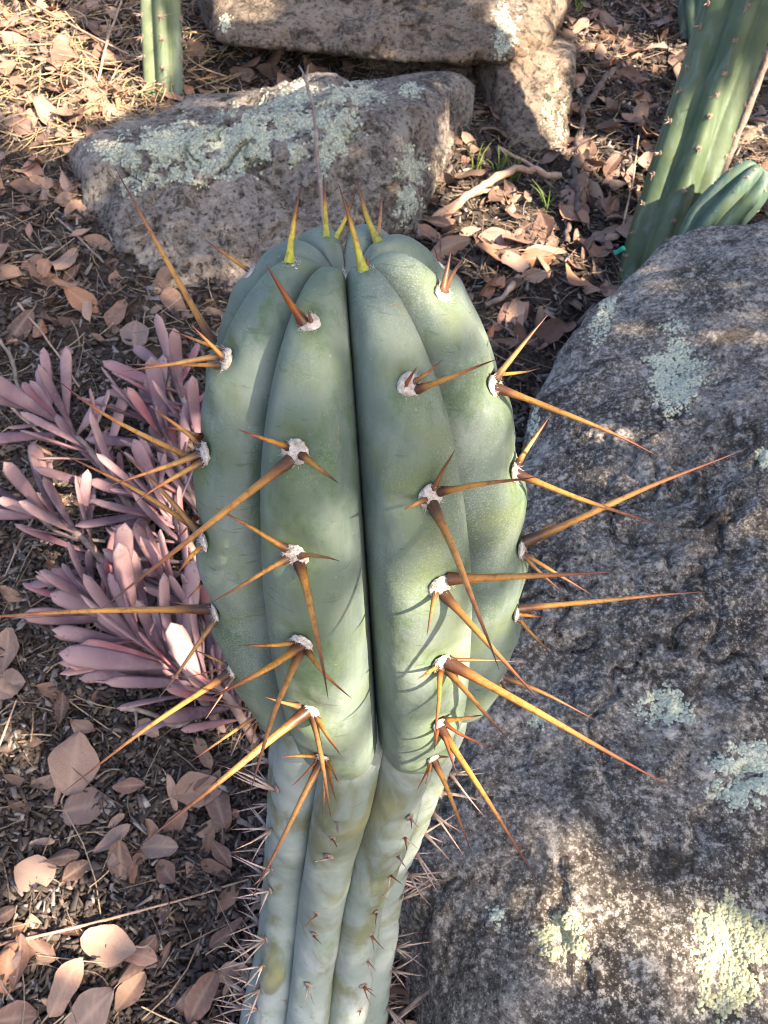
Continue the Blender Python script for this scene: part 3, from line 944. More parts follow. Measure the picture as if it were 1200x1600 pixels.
def areole_mesh(c, n, size, seed):
    """woolly pad: lumpy cushion with short tufts"""
    r = np.random.default_rng(seed)
    U, F = ICO3 if size > .003 else ICO2
    e1 = unit(np.cross(n, [0.21, 0.37, 0.9])); e2 = np.cross(n, e1)
    q = U.copy()
    q *= (1 + 0.14 * vnoise(U * 3.1 + seed, seed) + 0.12 * vnoise(U * 9 + seed, seed))[:, None]
    V = c + (q[:, :1] * e1 + q[:, 1:2] * e2) * size + q[:, 2:] * n * size * 0.34
    VV, FF = [V], [F]
    k = len(V)
    for _ in range(100 if size > .003 else 14):
        a = r.uniform(0, 6.28); rad = size * math.sqrt(r.uniform()) * 1.0
        b = c + (math.cos(a) * e1 + math.sin(a) * e2) * rad + n * size * 0.22
        dr = unit(n + 0.9 * (math.cos(a) * e1 + math.sin(a) * e2) * rad / size + 0.5 * r.normal(size=3))
        s = unit(np.cross(dr, [0.3, 0.8, 0.1])) * size * 0.032
        s2 = np.cross(dr, s)
        ln = size * r.uniform(0.25, 0.55)
        VV.append(np.array([b + s, b - 0.5 * s + 0.87 * s2, b - 0.5 * s - 0.87 * s2, b + dr * ln]))
        FF.append(np.array([[0, 1, 3], [1, 2, 3], [2, 0, 3]]) + k)
        k += 4
    return np.concatenate(VV), np.concatenate(FF)


def spine_mesh(b, t, r0, bow=0.03, sides=7, seg=9, seed=0):
    r = np.random.default_rng(seed)
    L = np.linalg.norm(t - b)
    s = np.linspace(0, 1, seg) ** 1.15
    side = unit(np.cross(t - b, r.normal(size=3)))
    pts = b + (t - b) * s[:, None] + side * (np.sin(s * math.pi) * bow * L * r.uniform(-1, 1) + np.sin(s * 2 * math.pi + r.uniform(0, 6)) * .006 * L * (s * (1 - s) * 4))[:, None]
    rad = r0 * (1 - s ** 1.35) ** 0.9 + 0.00006
    rad[0] *= 1.7; rad[1] *= 1.3
    V, F, al = tube(pts, rad, sides)
    al = np.repeat(s, sides)
    # slightly flattened section
    return V, F, al


sid = 0
for (rn, px, py, sz, sps), t in zip(AREO, AT):
    ra = RIBA[RIBN.index(rn)]
    c0 = head_pos(t, ra, 1.0)[0]
    tg = head_pos(t + .01, ra, 1.0)[0] - head_pos(t - .01, ra, 1.0)[0]
    side = np.cos(ra) * rgt - np.sin(ra) * toc
    n = unit(np.cross(side, tg))
    if n @ (c0 - HREF - HAX * ((c0 - HREF) @ HAX)) < 0 and t < .9: n = -n
    if t >= .9 and n @ HAX < 0: n = -n
    c = c0 - n * 0.0012
    dep = proj(c)[2]
    size = 0.0041 * sz * (0.85 if t > 0.8 else 1.0)
    V, F = areole_mesh(c, n, size, 100 + sid)
    ao = part('areole', V, F, M['wool'], cactus)
    cx, cy, _ = proj(c)
    for (dx, dy, tx, ty, dd, rmm, kd) in sps:
        lim = size * 0.75
        bo = (P(cx + dx, cy + dy, dep) - c)
        bo -= n * (bo @ n)
        if np.linalg.norm(bo) > lim and abs(dx) + abs(dy) < 24: bo *= lim / np.linalg.norm(bo)
        b = c + bo + n * size * 0.1
        tip = P(tx, ty, dep + dd * 0.01)
        V, F, al = spine_mesh(b, tip, rmm * 0.00080, 0.045, 7, 10, 900 + sid)
        part('spine', V, F, SPM[kd], ao, {'along': al})
        sid += 1
# woolly growing point
V, F = areole_mesh(head_pos(0.995, 0, 1)[0], HAX, 0.0055, 77)
part('growing_tip', V, F, M['wool'], cactus)

# small areoles and thin grey spines of the old stem
srng = np.random.default_rng(99)
nsp = 0
for q in range(NR):
    ang = ra_s[q] + STWIST
    wrap = (ang + math.pi) % (2 * math.pi) - math.pi
    if abs(wrap) > math.radians(125): continue
    edge = abs(math.sin(wrap))
    for ta in st_ts:
        t = ta + 0.012 * (q % 3)
        if t > 0.985: continue
        c = stem_pos(t, np.array([ang]), 1.0)[0]
        n = math.cos(ang) * toc_s + math.sin(ang) * rgt_s
        px, py, dp = proj(c)
        if py > 1650 or py < 1170: continue
        if srng.random() < (.25 if wrap < 0 or edge < .72 else .08): continue
        V, F = areole_mesh(c - n * 0.0012, n, 0.0026 * srng.uniform(.8, 1.2), 5000 + nsp)
        ao = part('areole', V, F, M['old_wool'], cactus)
        k = int(srng.integers(1, 4)) if edge < 0.72 else (6 if py > 1370 and wrap > 0 else 4 if py > 1360 else 3)
        for _ in range(k):
            ln = srng.uniform(0.006, 0.014) if edge < .75 else srng.uniform(0.010, 0.034)
            if edge > .75 and py > 1440: ln *= 1.15
            tgt = unit(np.cross(n, up))
            dr = unit(n * srng.uniform(0.5, 1.1) + up * srng.uniform(-.7, .7) + tgt * srng.uniform(-.9, .9))
            V, F, al = spine_mesh(c, c + dr * ln, 0.00042 + 0.012 * ln, 0.05, 5, 6, 7000 + nsp)
            part('spine', V, F, M['grey_spine'] if (edge > .75 or srng.random() < .4) else M['reddish'], ao, {'along': al})
            nsp += 1
c = stem_pos(0.36, np.array([ra_s[rn_s.index('fl')] + STWIST]), 1.0)[0]

# ------------------------------------------------------------------ other cacti
def ribbed(pts, rads, nr, gd, mat, parent, twist=0.0, power=(1.6, .9), nrow=60, top_round=True, phase=0.0, name='stem'):
    """ribbed column along pts; returns function giving crest points"""
    C = spline(pts, nrow); R = crv(np.linspace(0, 1, len(rads)), rads, np.linspace(0, 1, nrow))
    T = unit(np.asarray(pts[-1]) - np.asarray(pts[0]))
    e1 = unit(np.cross(T, [0.0, 1.0, 0.02])); e2 = np.cross(T, e1)
    U = np.linspace(-1, 1, 13)[:-1]
    an = np.concatenate([(q + u / 2) * 2 * math.pi / nr + phase for q in range(nr) for u in [U]])
    uu = np.tile(U, nr)
    f = (1 - gd) + gd * np.clip(1 - np.abs(uu) ** power[0], 0, 1) ** power[1]
    V = np.concatenate([C[k] + (np.cos(an + twist * k / nrow)[:, None] * e1 + np.sin(an + twist * k / nrow)[:, None] * e2) * (R[k] * f)[:, None] for k in range(nrow)])
    nc = len(an)
    i = (np.arange(nrow - 1)[:, None] * nc + np.arange(nc)[None]).ravel()
    jn = (np.arange(nrow - 1)[:, None] * nc + (np.arange(nc)[None] + 1) % nc).ravel()
    V = V + 0.0015 * vnoise(V * 25, 8)[:, None]
    outward(part(name, V, np.stack([i, jn, jn + nc, i + nc], -1), mat, parent), C[nrow // 2] - np.array(parent.location), T)

    def crest(t, q):
        k = t * (nrow - 1); a = q * 2 * math.pi / nr + phase + twist * t
        c = spline(pts, nrow)[int(k)]
        dr = math.cos(a) * e1 + math.sin(a) * e2
        return c + dr * R[int(k)], dr
    return crest


def col_areoles(parent, crest, nr, ts, size, spl, seed, nsp=2, mat=None):
    r = np.random.default_rng(seed)
    for q in range(nr):
        for t in ts:
            c, n = crest(min(.99, t + r.uniform(-.008, .008)), q)
            if n @ (CAM - c) < -0.25 * np.linalg.norm(CAM - c): continue
            px, py, _ = proj(c)
            if py < -15 or px > 1215: continue
            V, F = areole_mesh(c - n * 0.001, n, size, int(seed * 100 + t * 90 + q))
            ao = part('areole', V, F, M['old_wool'], parent)
            for _ in range(nsp):
                dr = unit(n + 0.8 * r.normal(size=3))
                V, F, al = spine_mesh(c, c + dr * spl * r.uniform(.5, 1.2), 0.0006, 0.05, 4, 4, r.integers(1e6))
                part('spine', V, F, mat or M['grey_spine'], ao, {'along': al})


# tall column, upper right, leaning slightly
b = P(1050, 470, 1.34); tdir = unit(P(1165, 0, 1.34 * .80) - P(1050, 400, 1.34))
b[2] = float(gz(b[0], b[1])) - .02
tp = P(1172, -40, 1.16)
colm = thing('column_cactus', 'tall green column cactus leaning out of the upper right corner', 'cactus', b)
dv = unit(tp - P(1024, 400, 1.32))
pts = [P(1024, 400, 1.32) - dv * .14, P(1024, 400, 1.32), tp, tp + dv * .25, tp + dv * .30]
pts = [pts[0], pts[1], 0.5 * (pts[1] + pts[2]), pts[2], pts[3], pts[4]]
cr = ribbed(pts, [.058, .060, .060, .060, .050, .004], 6, .30, M['column'], colm, 0.05, (1.3, 1.0), 70, phase=0.35)
col_areoles(colm, cr, 6, np.arange(.12, .8, .04), .0045, .012, 5, 3)

b = P(1075, 380, 1.22); b[2] = float(gz(b[0], b[1]))
ofs = thing('offset_cactus', 'small ribbed offset cactus with yellow-green tip beside the tall column', 'cactus', P(1085, 400, 1.20))
pts = [P(1070, 420, 1.22), P(1110, 350, 1.20), P(1155, 300, 1.17), P(1180, 272, 1.155), P(1188, 262, 1.15), P(1187, 266, 1.15)]
cr = ribbed(pts, [.034, .042, .041, .032, .016, .002], 7, .36, M['offset'], ofs, 0.0, (1.8, .8), 50, phase=0.1)
col_areoles(ofs, cr, 8, np.arange(.25, .75, .12), .003, .006, 6, 1)

b = P(258, 175, 1.60); b[2] = float(gz(b[0], b[1])) - .02
lc = thing('slim_column_cactus', 'slim grey-green column cactus behind the lichen rock, upper left', 'cactus', b)
tp = P(250, -20, 1.50)
dv = unit(tp - P(258, 160, 1.60))
pts = [P(258, 160, 1.60) - dv * .08, P(258, 160, 1.60), tp, tp + dv * .3, tp + dv * .36]
cr = ribbed(pts, [.044, .044, .043, .038, .003], 6, .36, M['column2'], lc, 0, (1.5, .9), 50, phase=0.8)
col_areoles(lc, cr, 6, np.arange(.10, .55, .045), .005, .022, 7, 4)

b = P(1085, 75, 1.85)
fc = thing('far_column_cactus', 'dark blue-green cactus stem far behind the tall column', 'cactus', b)
ribbed([b, P(1083, 30, 1.84), P(1083, -60, 1.80), P(1083, -140, 1.78)], [.03, .034, .034, .004], 6, .35, M['offset'], fc, 0, (1.5, .9), 30)

# ------------------------------------------------------------------ purple finger succulent
def succ_leaf(L, W, bend, seed):
    r = np.random.default_rng(seed)
    n, s = 15, 10
    x = np.linspace(0, 1, n)
    wprof = (np.clip(x, 0, 1) ** 0.42) * (1 - np.clip((x - .70) / .30, 0, 1) ** 2.6) ** 0.5 * (0.45 + 0.55 * np.sin(np.clip(x * 1.25, 0, 1) * math.pi * .62))
    wprof = np.maximum(wprof, 0.02); wprof[0] = .25
    th = np.arange(s) / s * 2 * math.pi
    V = []
    for k in range(n):
        z = bend * L * x[k] ** 2
        V.append(np.stack([np.full(s, x[k] * L), np.cos(th) * W / 2 * wprof[k], np.sin(th) * W * .15 * (0.35 + wprof[k] * .65) + z], -1))
    V = np.concatenate(V)
    V += (0.03 * W * vnoise(V * 60 + seed, seed))[:, None]
    i = (np.arange(n - 1)[:, None] * s + np.arange(s)[None]).ravel()
    jn = (np.arange(n - 1)[:, None] * s + (np.arange(s)[None] + 1) % s).ravel()
    F = [tuple(q) for q in np.stack([i, i + s, jn + s, jn], -1)] + [tuple(range(s)), tuple(range((n - 1) * s, n * s))[::-1]]
    return V, F


SL = []
for q in range(8):
    V, F = succ_leaf(1.0, .14 + .03 * (q % 4), [0.10, -.08, .16, .04][q % 4], q)
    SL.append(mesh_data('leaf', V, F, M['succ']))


def frame(d, roll, nhint=up):
    d = unit(d)
    s = np.cross(nhint, d)
    if np.linalg.norm(s) < 1e-3: s = np.cross([1, 0, 0.1], d)
    s = unit(s); n = np.cross(d, s)
    c_, s_ = math.cos(roll), math.sin(roll)
    return np.stack([d, c_ * s + s_ * n, -s_ * s + c_ * n], 1)


def put(o, pos, R, sc, parent_loc=np.zeros(3)):
    m = np.eye(4); m[:3, :3] = R * sc; m[:3, 3] = pos - parent_loc
    o.matrix_basis = Matrix(m.tolist())


sr = np.random.default_rng(31)
# clumps: base pixel, stem tip pixel + height above ground, number of leaves
CL = [((340, 880), (240, 700), .05, 20, 'upper clump of the purple finger succulent, leaning towards the rock'),
      ((250, 860), (80, 690), .05, 18, 'leftmost clump of the purple finger succulent with one long pale leaf'),
      ((350, 960), (240, 830), .06, 22, 'middle clump of the purple finger succulent beside the cactus'),
      ((230, 960), (60, 830), .04, 18, 'dark plum clump of the succulent reaching the left edge'),
      ((360, 1060), (250, 950), .05, 20, 'clump of the succulent with sunlit pink leaves beside the lower head'),
      ((300, 1090), (150, 990), .06, 20, 'low clump of the succulent spreading over the leaf litter'),
      ((360, 1150), (220, 1060), .06, 20, 'clump of the succulent lying just above the big folded leaf'),
      ((410, 1170), (300, 1100), .05, 16, 'lowest clump of the succulent, half behind the cactus spines'),
      ((340, 800), (270, 630), .05, 13, 'thin top clump of the succulent touching the cactus head outline')]
for ci, (bp, tpx, hh, nl, lab) in enumerate(CL):
    b = ground_at(*bp); t = ground_at(*tpx); t = t + up * hh
    pl = thing('finger_succulent', lab, 'succulent', b, 'purple finger succulents left of the cactus')
    mid = 0.5 * (b + t) + up * .03
    V, F, al = tube(spline([b - up * .01, mid, t], 14), np.linspace(.006, .003, 14), 7)
    part('stem', V, F, M['succ_stem'], pl)
    ax_ = unit(t - mid)
    nl = int(nl * 1.45)
    for k in range(nl):
        f = (k + .5) / nl
        base = spline([b, mid, t], 40)[int(8 + f * 31)]
        az = k * 2.4 + sr.uniform(-.3, .3)
        e1 = unit(np.cross(ax_, up)); e2 = np.cross(ax_, e1)
        spread = (1.3 - 0.3 * f) * sr.uniform(.4, 1.5)
        d = unit(ax_ * (0.55 + .5 * f) + (math.cos(az) * e1 + math.sin(az) * e2) * spread + np.array([-.12, .05, .20]) + .38 * sr.normal(size=3))
        if d[2] < -.05: d[2] = abs(d[2]) * .4
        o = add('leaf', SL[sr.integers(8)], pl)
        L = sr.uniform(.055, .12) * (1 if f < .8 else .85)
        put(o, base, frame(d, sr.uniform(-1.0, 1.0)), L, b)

# ------------------------------------------------------------------ fallen leaves
def leaf_arrays(W, curl, fold, seed, wav=0.03, n=17, s=9):
    """unit-length dry leaf with midrib fold, side curl, wavy rim, thickness and stalk"""
    r = np.random.default_rng(seed)
    x = np.linspace(0, 1, n)
    pk = r.uniform(.75, 1.25)
    wp = np.sin(np.clip(x, 0, 1) ** pk * math.pi) ** 0.62
    ph = r.uniform(0, 6, 4)
    top = []
    vein = []
    for k in range(n):
        v = np.linspace(-1, 1, s)
        jag = 1 + .10 * math.sin(x[k] * 9 + ph[0]) + .02 * math.sin(x[k] * 31 + ph[1])
        y = v * W / 2 * wp[k] * jag + .05 * math.sin(x[k] * 3 + ph[3])
        z = curl * (x[k] - .5) ** 2 + fold * np.abs(v) ** 1.4 * W * wp[k] + wav * (np.sin(x[k] * 7 + ph[1]) * v + np.sin(x[k] * 4 + ph[2]) * v * v)
        top.append(np.stack([np.full(s, x[k]), y, z], -1))
        vein.append(np.clip(np.exp(-(v / .10) ** 2) + .5 * (np.sin(x[k] * 46 - np.abs(v) * 9) > .75), 0, 1))
    top = np.concatenate(top); vein = np.concatenate(vein)
    bot = top.copy(); bot[:, 2] -= .012
    N_ = n * s
    F = []
    for k in range(n - 1):
        for q in range(s - 1):
            a = k * s + q
            F.append((a, a + s, a + s + 1, a + 1))
            F.append((N_ + a, N_ + a + 1, N_ + a + s + 1, N_ + a + s))
    V = np.concatenate([top, bot]); vein = np.r_[vein, vein]
    # stalk
    sv, sf, _ = tube(spline([(0.02, 0, top[s // 2, 2] - .004), (-.08, .01, top[s // 2, 2] + .01), (-.18, .04 * r.uniform(-1, 1), top[s // 2, 2] + .005)], 5), np.linspace(.016, .010, 5), 4)
    F += [tuple(q + len(V)) for q in sf]
    V = np.concatenate([V, sv]); vein = np.r_[vein, np.ones(len(sv))]
    V[:, 0] -= .5
    V[:, 2] -= V[:, 2].min()
    return V, F, vein


LEAFM, LEAFV = [], []
for q in range(14):
    V, F, ve = leaf_arrays(([.38, .46, .55, .62, .50, .42, .85] if q < 7 else [.26, .34, .42, .30, .38, .46, .55])[q % 7], [.25, -.2, .35, .1, -.3, .15, .1][q % 7], [.12, -.1, .2, .05, .15, -.15, .04][q % 7], 300 + q, [.03, .05, .02, .04][q % 4])
    LEAFV.append(leaf_arrays(.40 + .03 * (q % 5), [.25, -.2, .35, .1, -.3, .15, .1][q % 7], [.12, -.1, .2, .05][q % 4], 600 + q, .04, 8, 5)[:2])
    LEAFM.append(mesh_data('fallen_leaf', V, F, M['leaf'], True, {'vein': ve}))

GN = unit([0, -GS, 1])


def scr_dir(px, py, deg):
    """ground direction that runs at deg (counter-clockwise from right) in the picture"""
    a = ground_at(px, py); b_ = ground_at(px + 12 * math.cos(math.radians(deg)), py - 12 * math.sin(math.radians(deg)))
    return unit(b_ - a)


def free_of_rocks(p):
    d = p - CAM; L = np.linalg.norm(d)
    for o, bv in ROCK_BVH:
        h = bv.ray_cast(Vector(CAM.tolist()), Vector((d / L).tolist()))
        if h[0] is not None and h[3] < L + .005: return False
    return True


LEAFC = {'tan': (0.31, 0.200, 0.150), 'dark brown': (0.105, 0.060, 0.048), 'brown': (0.18, 0.100, 0.076), 'pinkish': (0.31, 0.178, 0.145), 'grey-brown': (0.21, 0.150, 0.135),
         'orange-brown': (0.33, 0.165, 0.095), 'pale': (0.41, 0.275, 0.210)}
LEAFW = [('dark brown', 'dark brown'), ('orange', 'orange-brown'), ('reddish', 'orange-brown'), ('olive', 'grey-brown'), ('grey-tan', 'grey-brown'), ('grey-pink', 'grey-brown'), ('whitish', 'pale'), ('pale', 'pale'), ('mauve', 'grey-brown'), ('grey', 'grey-brown'),
         ('pink', 'pinkish'), ('tan', 'tan'), ('shaded', 'brown'), ('dark', 'dark brown'), ('brown', 'brown')]


def place_leaf(px, py, Lm, deg, mi, label, group=None, tilt=0.15, lift=0.004, width=1.0, colour=None):
    p = ground_at(px, py)
    if not free_of_rocks(p): return None
    nn = unit(GN + tilt * lr.normal(size=3))
    d = scr_dir(px, py, deg); d = unit(d - nn * (d @ nn))
    R = np.stack([d, np.cross(nn, d) * width, nn], 1)
    o = add('fallen_leaf', LEAFM[mi])
    put(o, p + nn * (lift), R, Lm)
    if colour is None: colour = next((c for w_, c in LEAFW if w_ in label), 'brown')
    o.color = (*LEAFC[colour], 1)
    tag(o, label, 'leaf', group)
    return o


lr = np.random.default_rng(5)
HERO = [(125, 1195, .095, 70, 3, 'large folded tan leaf left of the lowest succulent leaves', 1.3),
        (135, 1270, .062, 20, 6, 'round grey-tan leaf just below the large folded leaf', 1.1),
        (207, 1232, .052, 175, 0, 'narrow brown leaf right of the round leaf', 1.1),
        (305, 1240, .078, 20, 2, 'broad tan leaf under the long lower left spine', 1.2),
        (348, 1270, .075, 100, 1, 'upright brown leaf next to the lower stem', 1.1),
        (258, 1328, .062, 5, 4, 'flat olive-brown leaf at the tip of the long spine', 1.1),
        (182, 1312, .060, 30, 0, 'curled tan leaf left of the olive-brown leaf', 1.0),
        (58, 1365, .058, 160, 6, 'squarish pale pink leaf at the left edge', 1.0),
        (103, 1347, .048, 15, 5, 'dark brown leaf right of the squarish pink leaf', 1.1),
        (125, 1362, .042, 40, 2, 'small reddish leaf below the dark brown leaf', 1.1),
        (180, 1478, .082, 175, 2, 'pale leaf half lit by the sun in the lower left', 1.05),
        (112, 1540, .072, 55, 1, 'brown leaf standing tilted near the bottom left', 1.1),
        (150, 1582, .078, 35, 3, 'grey-pink leaf lying at the bottom edge', 1.0),
        (225, 1508, .070, 60, 5, 'dark leaf leaning right of the half lit leaf', 1.0),
        (22, 1025, .085, 85, 2, 'pointed tan leaf at the left edge below the succulent', 1.1),
        (18, 1076, .055, 10, 6, 'grey rounded leaf at the left edge under the pointed leaf', 1.1),
        (320, 1560, .065, 65, 4, 'brown leaf beside the spiny stem base', 1.1),
        (38, 1505, .065, 75, 0, 'long shaded leaf near the lower left corner', 1.1),
        (30, 1592, .06, 0, 3, 'leaf cut by the bottom left corner', 1.0),
        (205, 1560, .055, 60, 2, 'small tan leaf above the bottom edge', 1.0),
        (345, 1340, .05, 120, 0, 'leaf tucked behind the lower stem', 1.1),
        (850, 407, .085, 4, 2, 'pale flat leaf lying right of the cactus head', 1.0),
        (775, 382, .085, 160, 6, 'broad pinkish leaf close behind the cactus head', 1.0),
        (802, 420, .075, 140, 3, 'curled pink leaf below the pale flat leaf', 1.0),
        (215, 530, .06, 80, 6, 'wide mauve leaf above the succulent', 1.0),
        (145, 493, .045, 95, 4, 'small whitish leaf on the dark soil left of the head', .9),
        (294, 148, .040, 110, 6, 'round orange leaf at the foot of the slim column', .9),
        (1025, 85, .06, 10, 4, 'pale sunlit leaf left of the tall column', 1.0),
        (1010, 262, .07, 85, 2, 'upright pale leaf against the tall column', 1.0)]
taken = []
for (px, py, L, deg, mi, lab, wd) in HERO:
    o = place_leaf(px, py, L * (.68 if py > 1000 else .85), deg, mi, lab, None, .14, .010, wd)
    if o: taken.append((px, py))
# zones of look-alike leaves
ZONES = [((0, 0, 215, 200), 75, 'in the straw by the slim column', 'leaves in the upper left litter'),
         ((0, 200, 130, 560), 34, 'on soil left of the lichen rock', 'leaves left of the lichen rock'),
         ((660, 290, 960, 560), 62, 'between cactus head and boulder', 'leaves between the head and the boulder'),
         ((870, 10, 1060, 380), 78, 'left of the tall column cactus', 'leaves beside the tall column'),
         ((0, 1090, 400, 1600), 30, 'on the lower left mulch', 'leaves on the lower left mulch'),
         ((1120, 0, 1200, 180), 8, 'behind the tall column cactus', 'leaves behind the tall column')]
LSHAPE = ['broad', 'broad', 'broad', 'rounded', 'broad', 'broad', 'round', 'slender', 'slender', 'oval', 'slender', 'oval', 'oval', 'broad']
for (x0, y0, x1, y1), n, lab, grp in ZONES:
    for _ in range(n):
        px, py = lr.uniform(x0, x1), lr.uniform(y0, y1)
        near = py > 1000
        L = lr.uniform(.022, .042) if near else lr.uniform(.032, .08)
        mi = int(lr.integers(14)); col = list(LEAFC)[int(lr.integers(7))]
        size = ('small ' if L < .030 else 'large ' if L > .036 else '') if near else ('small ' if L < .048 else 'large ' if L > .064 else '')
        ud, lf = ('upper', 'lower')[py > (y0 + y1) / 2], ('left', 'right')[px > (x0 + x1) / 2]
        place_leaf(px, py, L, lr.uniform(0, 360), mi, f'{size}{LSHAPE[mi]} {col} leaf {lab}, {ud} {lf} part', grp, .35 if near else .5, lr.uniform(.003, .014), 1.0, col)

# ------------------------------------------------------------------ litter masses
def scatter(n, x0, x1, y0, y1):
    x = lr.uniform(x0, x1, n); y = lr.uniform(y0, y1, n)
    keep = np.abs(x) < 0.66 * (y + .25) + .16
    x, y = x[keep], y[keep]
    return np.stack([x, y, gz(x, y)], -1)


def rand_frames(n, tilt):
    nn = GN + tilt * lr.normal(size=(n, 3)); nn /= np.linalg.norm(nn, axis=1)[:, None]
    d = lr.normal(size=(n, 3)); d -= nn * (d * nn).sum(1)[:, None]; d /= np.linalg.norm(d, axis=1)[:, None]
    return d, np.cross(nn, d), nn


pos = np.concatenate([scatter(52000, -1.45, 1.3, .1, 2.75), scatter(46000, -.75, .25, .12, 1.0)])
n = len(pos)
nr_ = np.where(pos[:, 1] < 1.0, .72, 1.0)[:, None]
d, s, nn = rand_frames(n, .45)
box = np.array([(x, y, z) for x in (-.5, .5) for y in (-.5, .5) for z in (-.5, .5)])
box[[0, 1, 2, 3], 1] *= .45
BF = np.array([(0, 1, 3, 2), (4, 6, 7, 5), (0, 4, 5, 1), (2, 3, 7, 6), (0, 2, 6, 4), (1, 5, 7, 3)])
sz = np.stack([lr.gamma(3, .0042, n) + .004, lr.gamma(3, .0014, n) + .0015, lr.uniform(.0010, .004, n)], -1) * nr_
bb = box[None] * (1 + .25 * lr.normal(size=(n, 8, 3)) * .6)
V = pos[:, None] + nn[:, None] * lr.uniform(0, .008, n)[:, None, None] + bb[..., :1] * sz[:, None, :1] * d[:, None] + bb[..., 1:2] * sz[:, None, 1:2] * s[:, None] + bb[..., 2:] * sz[:, None, 2:] * nn[:, None]
Fc = (BF[None] + (np.arange(n) * 8)[:, None, None]).reshape(-1, 4)
o = add('wood_mulch', mesh_data('wood_mulch', V.reshape(-1, 3), Fc, M['chips'], False))
tag(o, 'dark shredded bark mulch and chips covering the soil', 'mulch', kind='stuff')

# fine straw, fibres and needles
pos = scatter(9000, -1.35, 1.2, .1, 2.7)
n = len(pos)
d, s, nn = rand_frames(n, .22)
L = lr.gamma(3, .014, n) + .01
x = np.linspace(-.5, .5, 5)
bow = lr.normal(size=n) * .12
rad = lr.uniform(.0003, .0010, n)
ctr = pos[:, None] + nn[:, None] * lr.uniform(.003, .014, n)[:, None, None] + d[:, None] * (x[None, :] * L[:, None])[..., None] + s[:, None] * ((x[None] ** 2) * (bow * L)[:, None] * 4)[..., None]
th = np.arange(3) / 3 * 2 * math.pi
V = ctr[:, :, None] + rad[:, None, None, None] * (np.cos(th)[None, None, :, None] * s[:, None, None] + np.sin(th)[None, None, :, None] * nn[:, None, None])
q = (np.arange(4)[:, None] * 3 + np.arange(3)[None]).ravel(); q2 = (np.arange(4)[:, None] * 3 + (np.arange(3)[None] + 1) % 3).ravel()
tf = np.stack([q, q2, q2 + 3, q + 3], -1)
o = add('straw_litter', mesh_data('straw_litter', V.reshape(-1, 3), (tf[None] + (np.arange(n) * 15)[:, None, None]).reshape(-1, 4), M['straw']))
tag(o, 'fine dry straw and needles strewn over the mulch', 'straw', kind='stuff')

a_ = lr.uniform(0, 6.28, 750); q_ = np.sqrt(lr.uniform(size=750)) * .34
c_ = ground_at(90, 95)
pos = np.stack([c_[0] + np.cos(a_) * q_ * 1.1, c_[1] + np.sin(a_) * q_, a_ * 0], -1); pos[:, 2] = gz(pos[:, 0], pos[:, 1])
n = len(pos)
d, s, nn = rand_frames(n, .30)
L = lr.gamma(3, .016, n) + .015
bow = lr.normal(size=n) * .10
rad = lr.uniform(.0006, .0014, n)
ctr = pos[:, None] + nn[:, None] * lr.uniform(.006, .025, n)[:, None, None] + d[:, None] * (x[None, :] * L[:, None])[..., None] + s[:, None] * ((x[None] ** 2) * (bow * L)[:, None] * 4)[..., None]
V = ctr[:, :, None] + rad[:, None, None, None] * (np.cos(th)[None, None, :, None] * s[:, None, None] + np.sin(th)[None, None, :, None] * nn[:, None, None])
o = add('straw_heap', mesh_data('straw_heap', V.reshape(-1, 3), (tf[None] + (np.arange(n) * 15)[:, None, None]).reshape(-1, 4), M['pale_straw']))
tag(o, 'heap of pale yellow straw in the upper left corner', 'straw', kind='stuff')

# small and broken leaves between the countable ones
VV, FF, k = [], [], 0
pos = np.concatenate([scatter(1600, -1.35, 1.2, 1.0, 2.75), scatter(330, -.7, .1, .15, .9)])
n = len(pos)
d, s, nn = rand_frames(n, .4)
for q in range(n):
    V, F = LEAFV[q % 14]
    L = lr.uniform(.025, .075) if pos[q, 1] > .9 else lr.uniform(.015, .04)
    VV.append(pos[q] + nn[q] * lr.uniform(0, .01) + (V[:, :1] * d[q] + V[:, 1:2] * s[q] + V[:, 2:] * nn[q]) * L)
    FF.append(np.array(F) + k); k += len(V)
o = add('leaf_litter', mesh_data('leaf_litter', np.concatenate(VV), np.concatenate(FF), M['litter']))
tag(o, 'small broken brown leaves mixed into the mulch', 'leaf litter', kind='stuff')

# ------------------------------------------------------------------ twigs, stalks, blades
def twig(name, label, pix, r0, r1, mat, lift=.008, cat='twig', heights=None, forks=(), kink=.25, sides=7):
    pts = []
    for k, q in enumerate(pix):
        p = ground_at(*q) if len(q) == 2 else P(*q)
        if len(q) == 2: p = p + GN * (lift if heights is None else heights[k])
        pts.append(p)
    n = max(12, 8 * len(pts))
    S = spline(pts, n)
    S = S + (r0 * 1.2 * np.stack([vnoise(S * 45 + o, 3) for o in (0, 9, 21)], -1) * kink * 3)
    rad = np.linspace(r0, r1, n) * (1 + .25 * vnoise(S * 90, 6))
    base = S[0].copy()
    V, F, al = tube(S - base, rad, sides)
    me = mesh_data(name, V, F, mat)
    o = add(name, me, None, base)
    tag(o, label, cat)
    for (t, end, fr) in forks:
        a = S[int(t * (n - 1))]; e = (ground_at(*end) + GN * lift) if len(end) == 2 else P(*end)
        V, F, al = tube(spline([a, .5 * (a + e) + GN * .004, e], 10) - base, np.linspace(fr, fr * .5, 10), 6)
        add('side_shoot', mesh_data('side_shoot', V, F, mat), o)
    return o


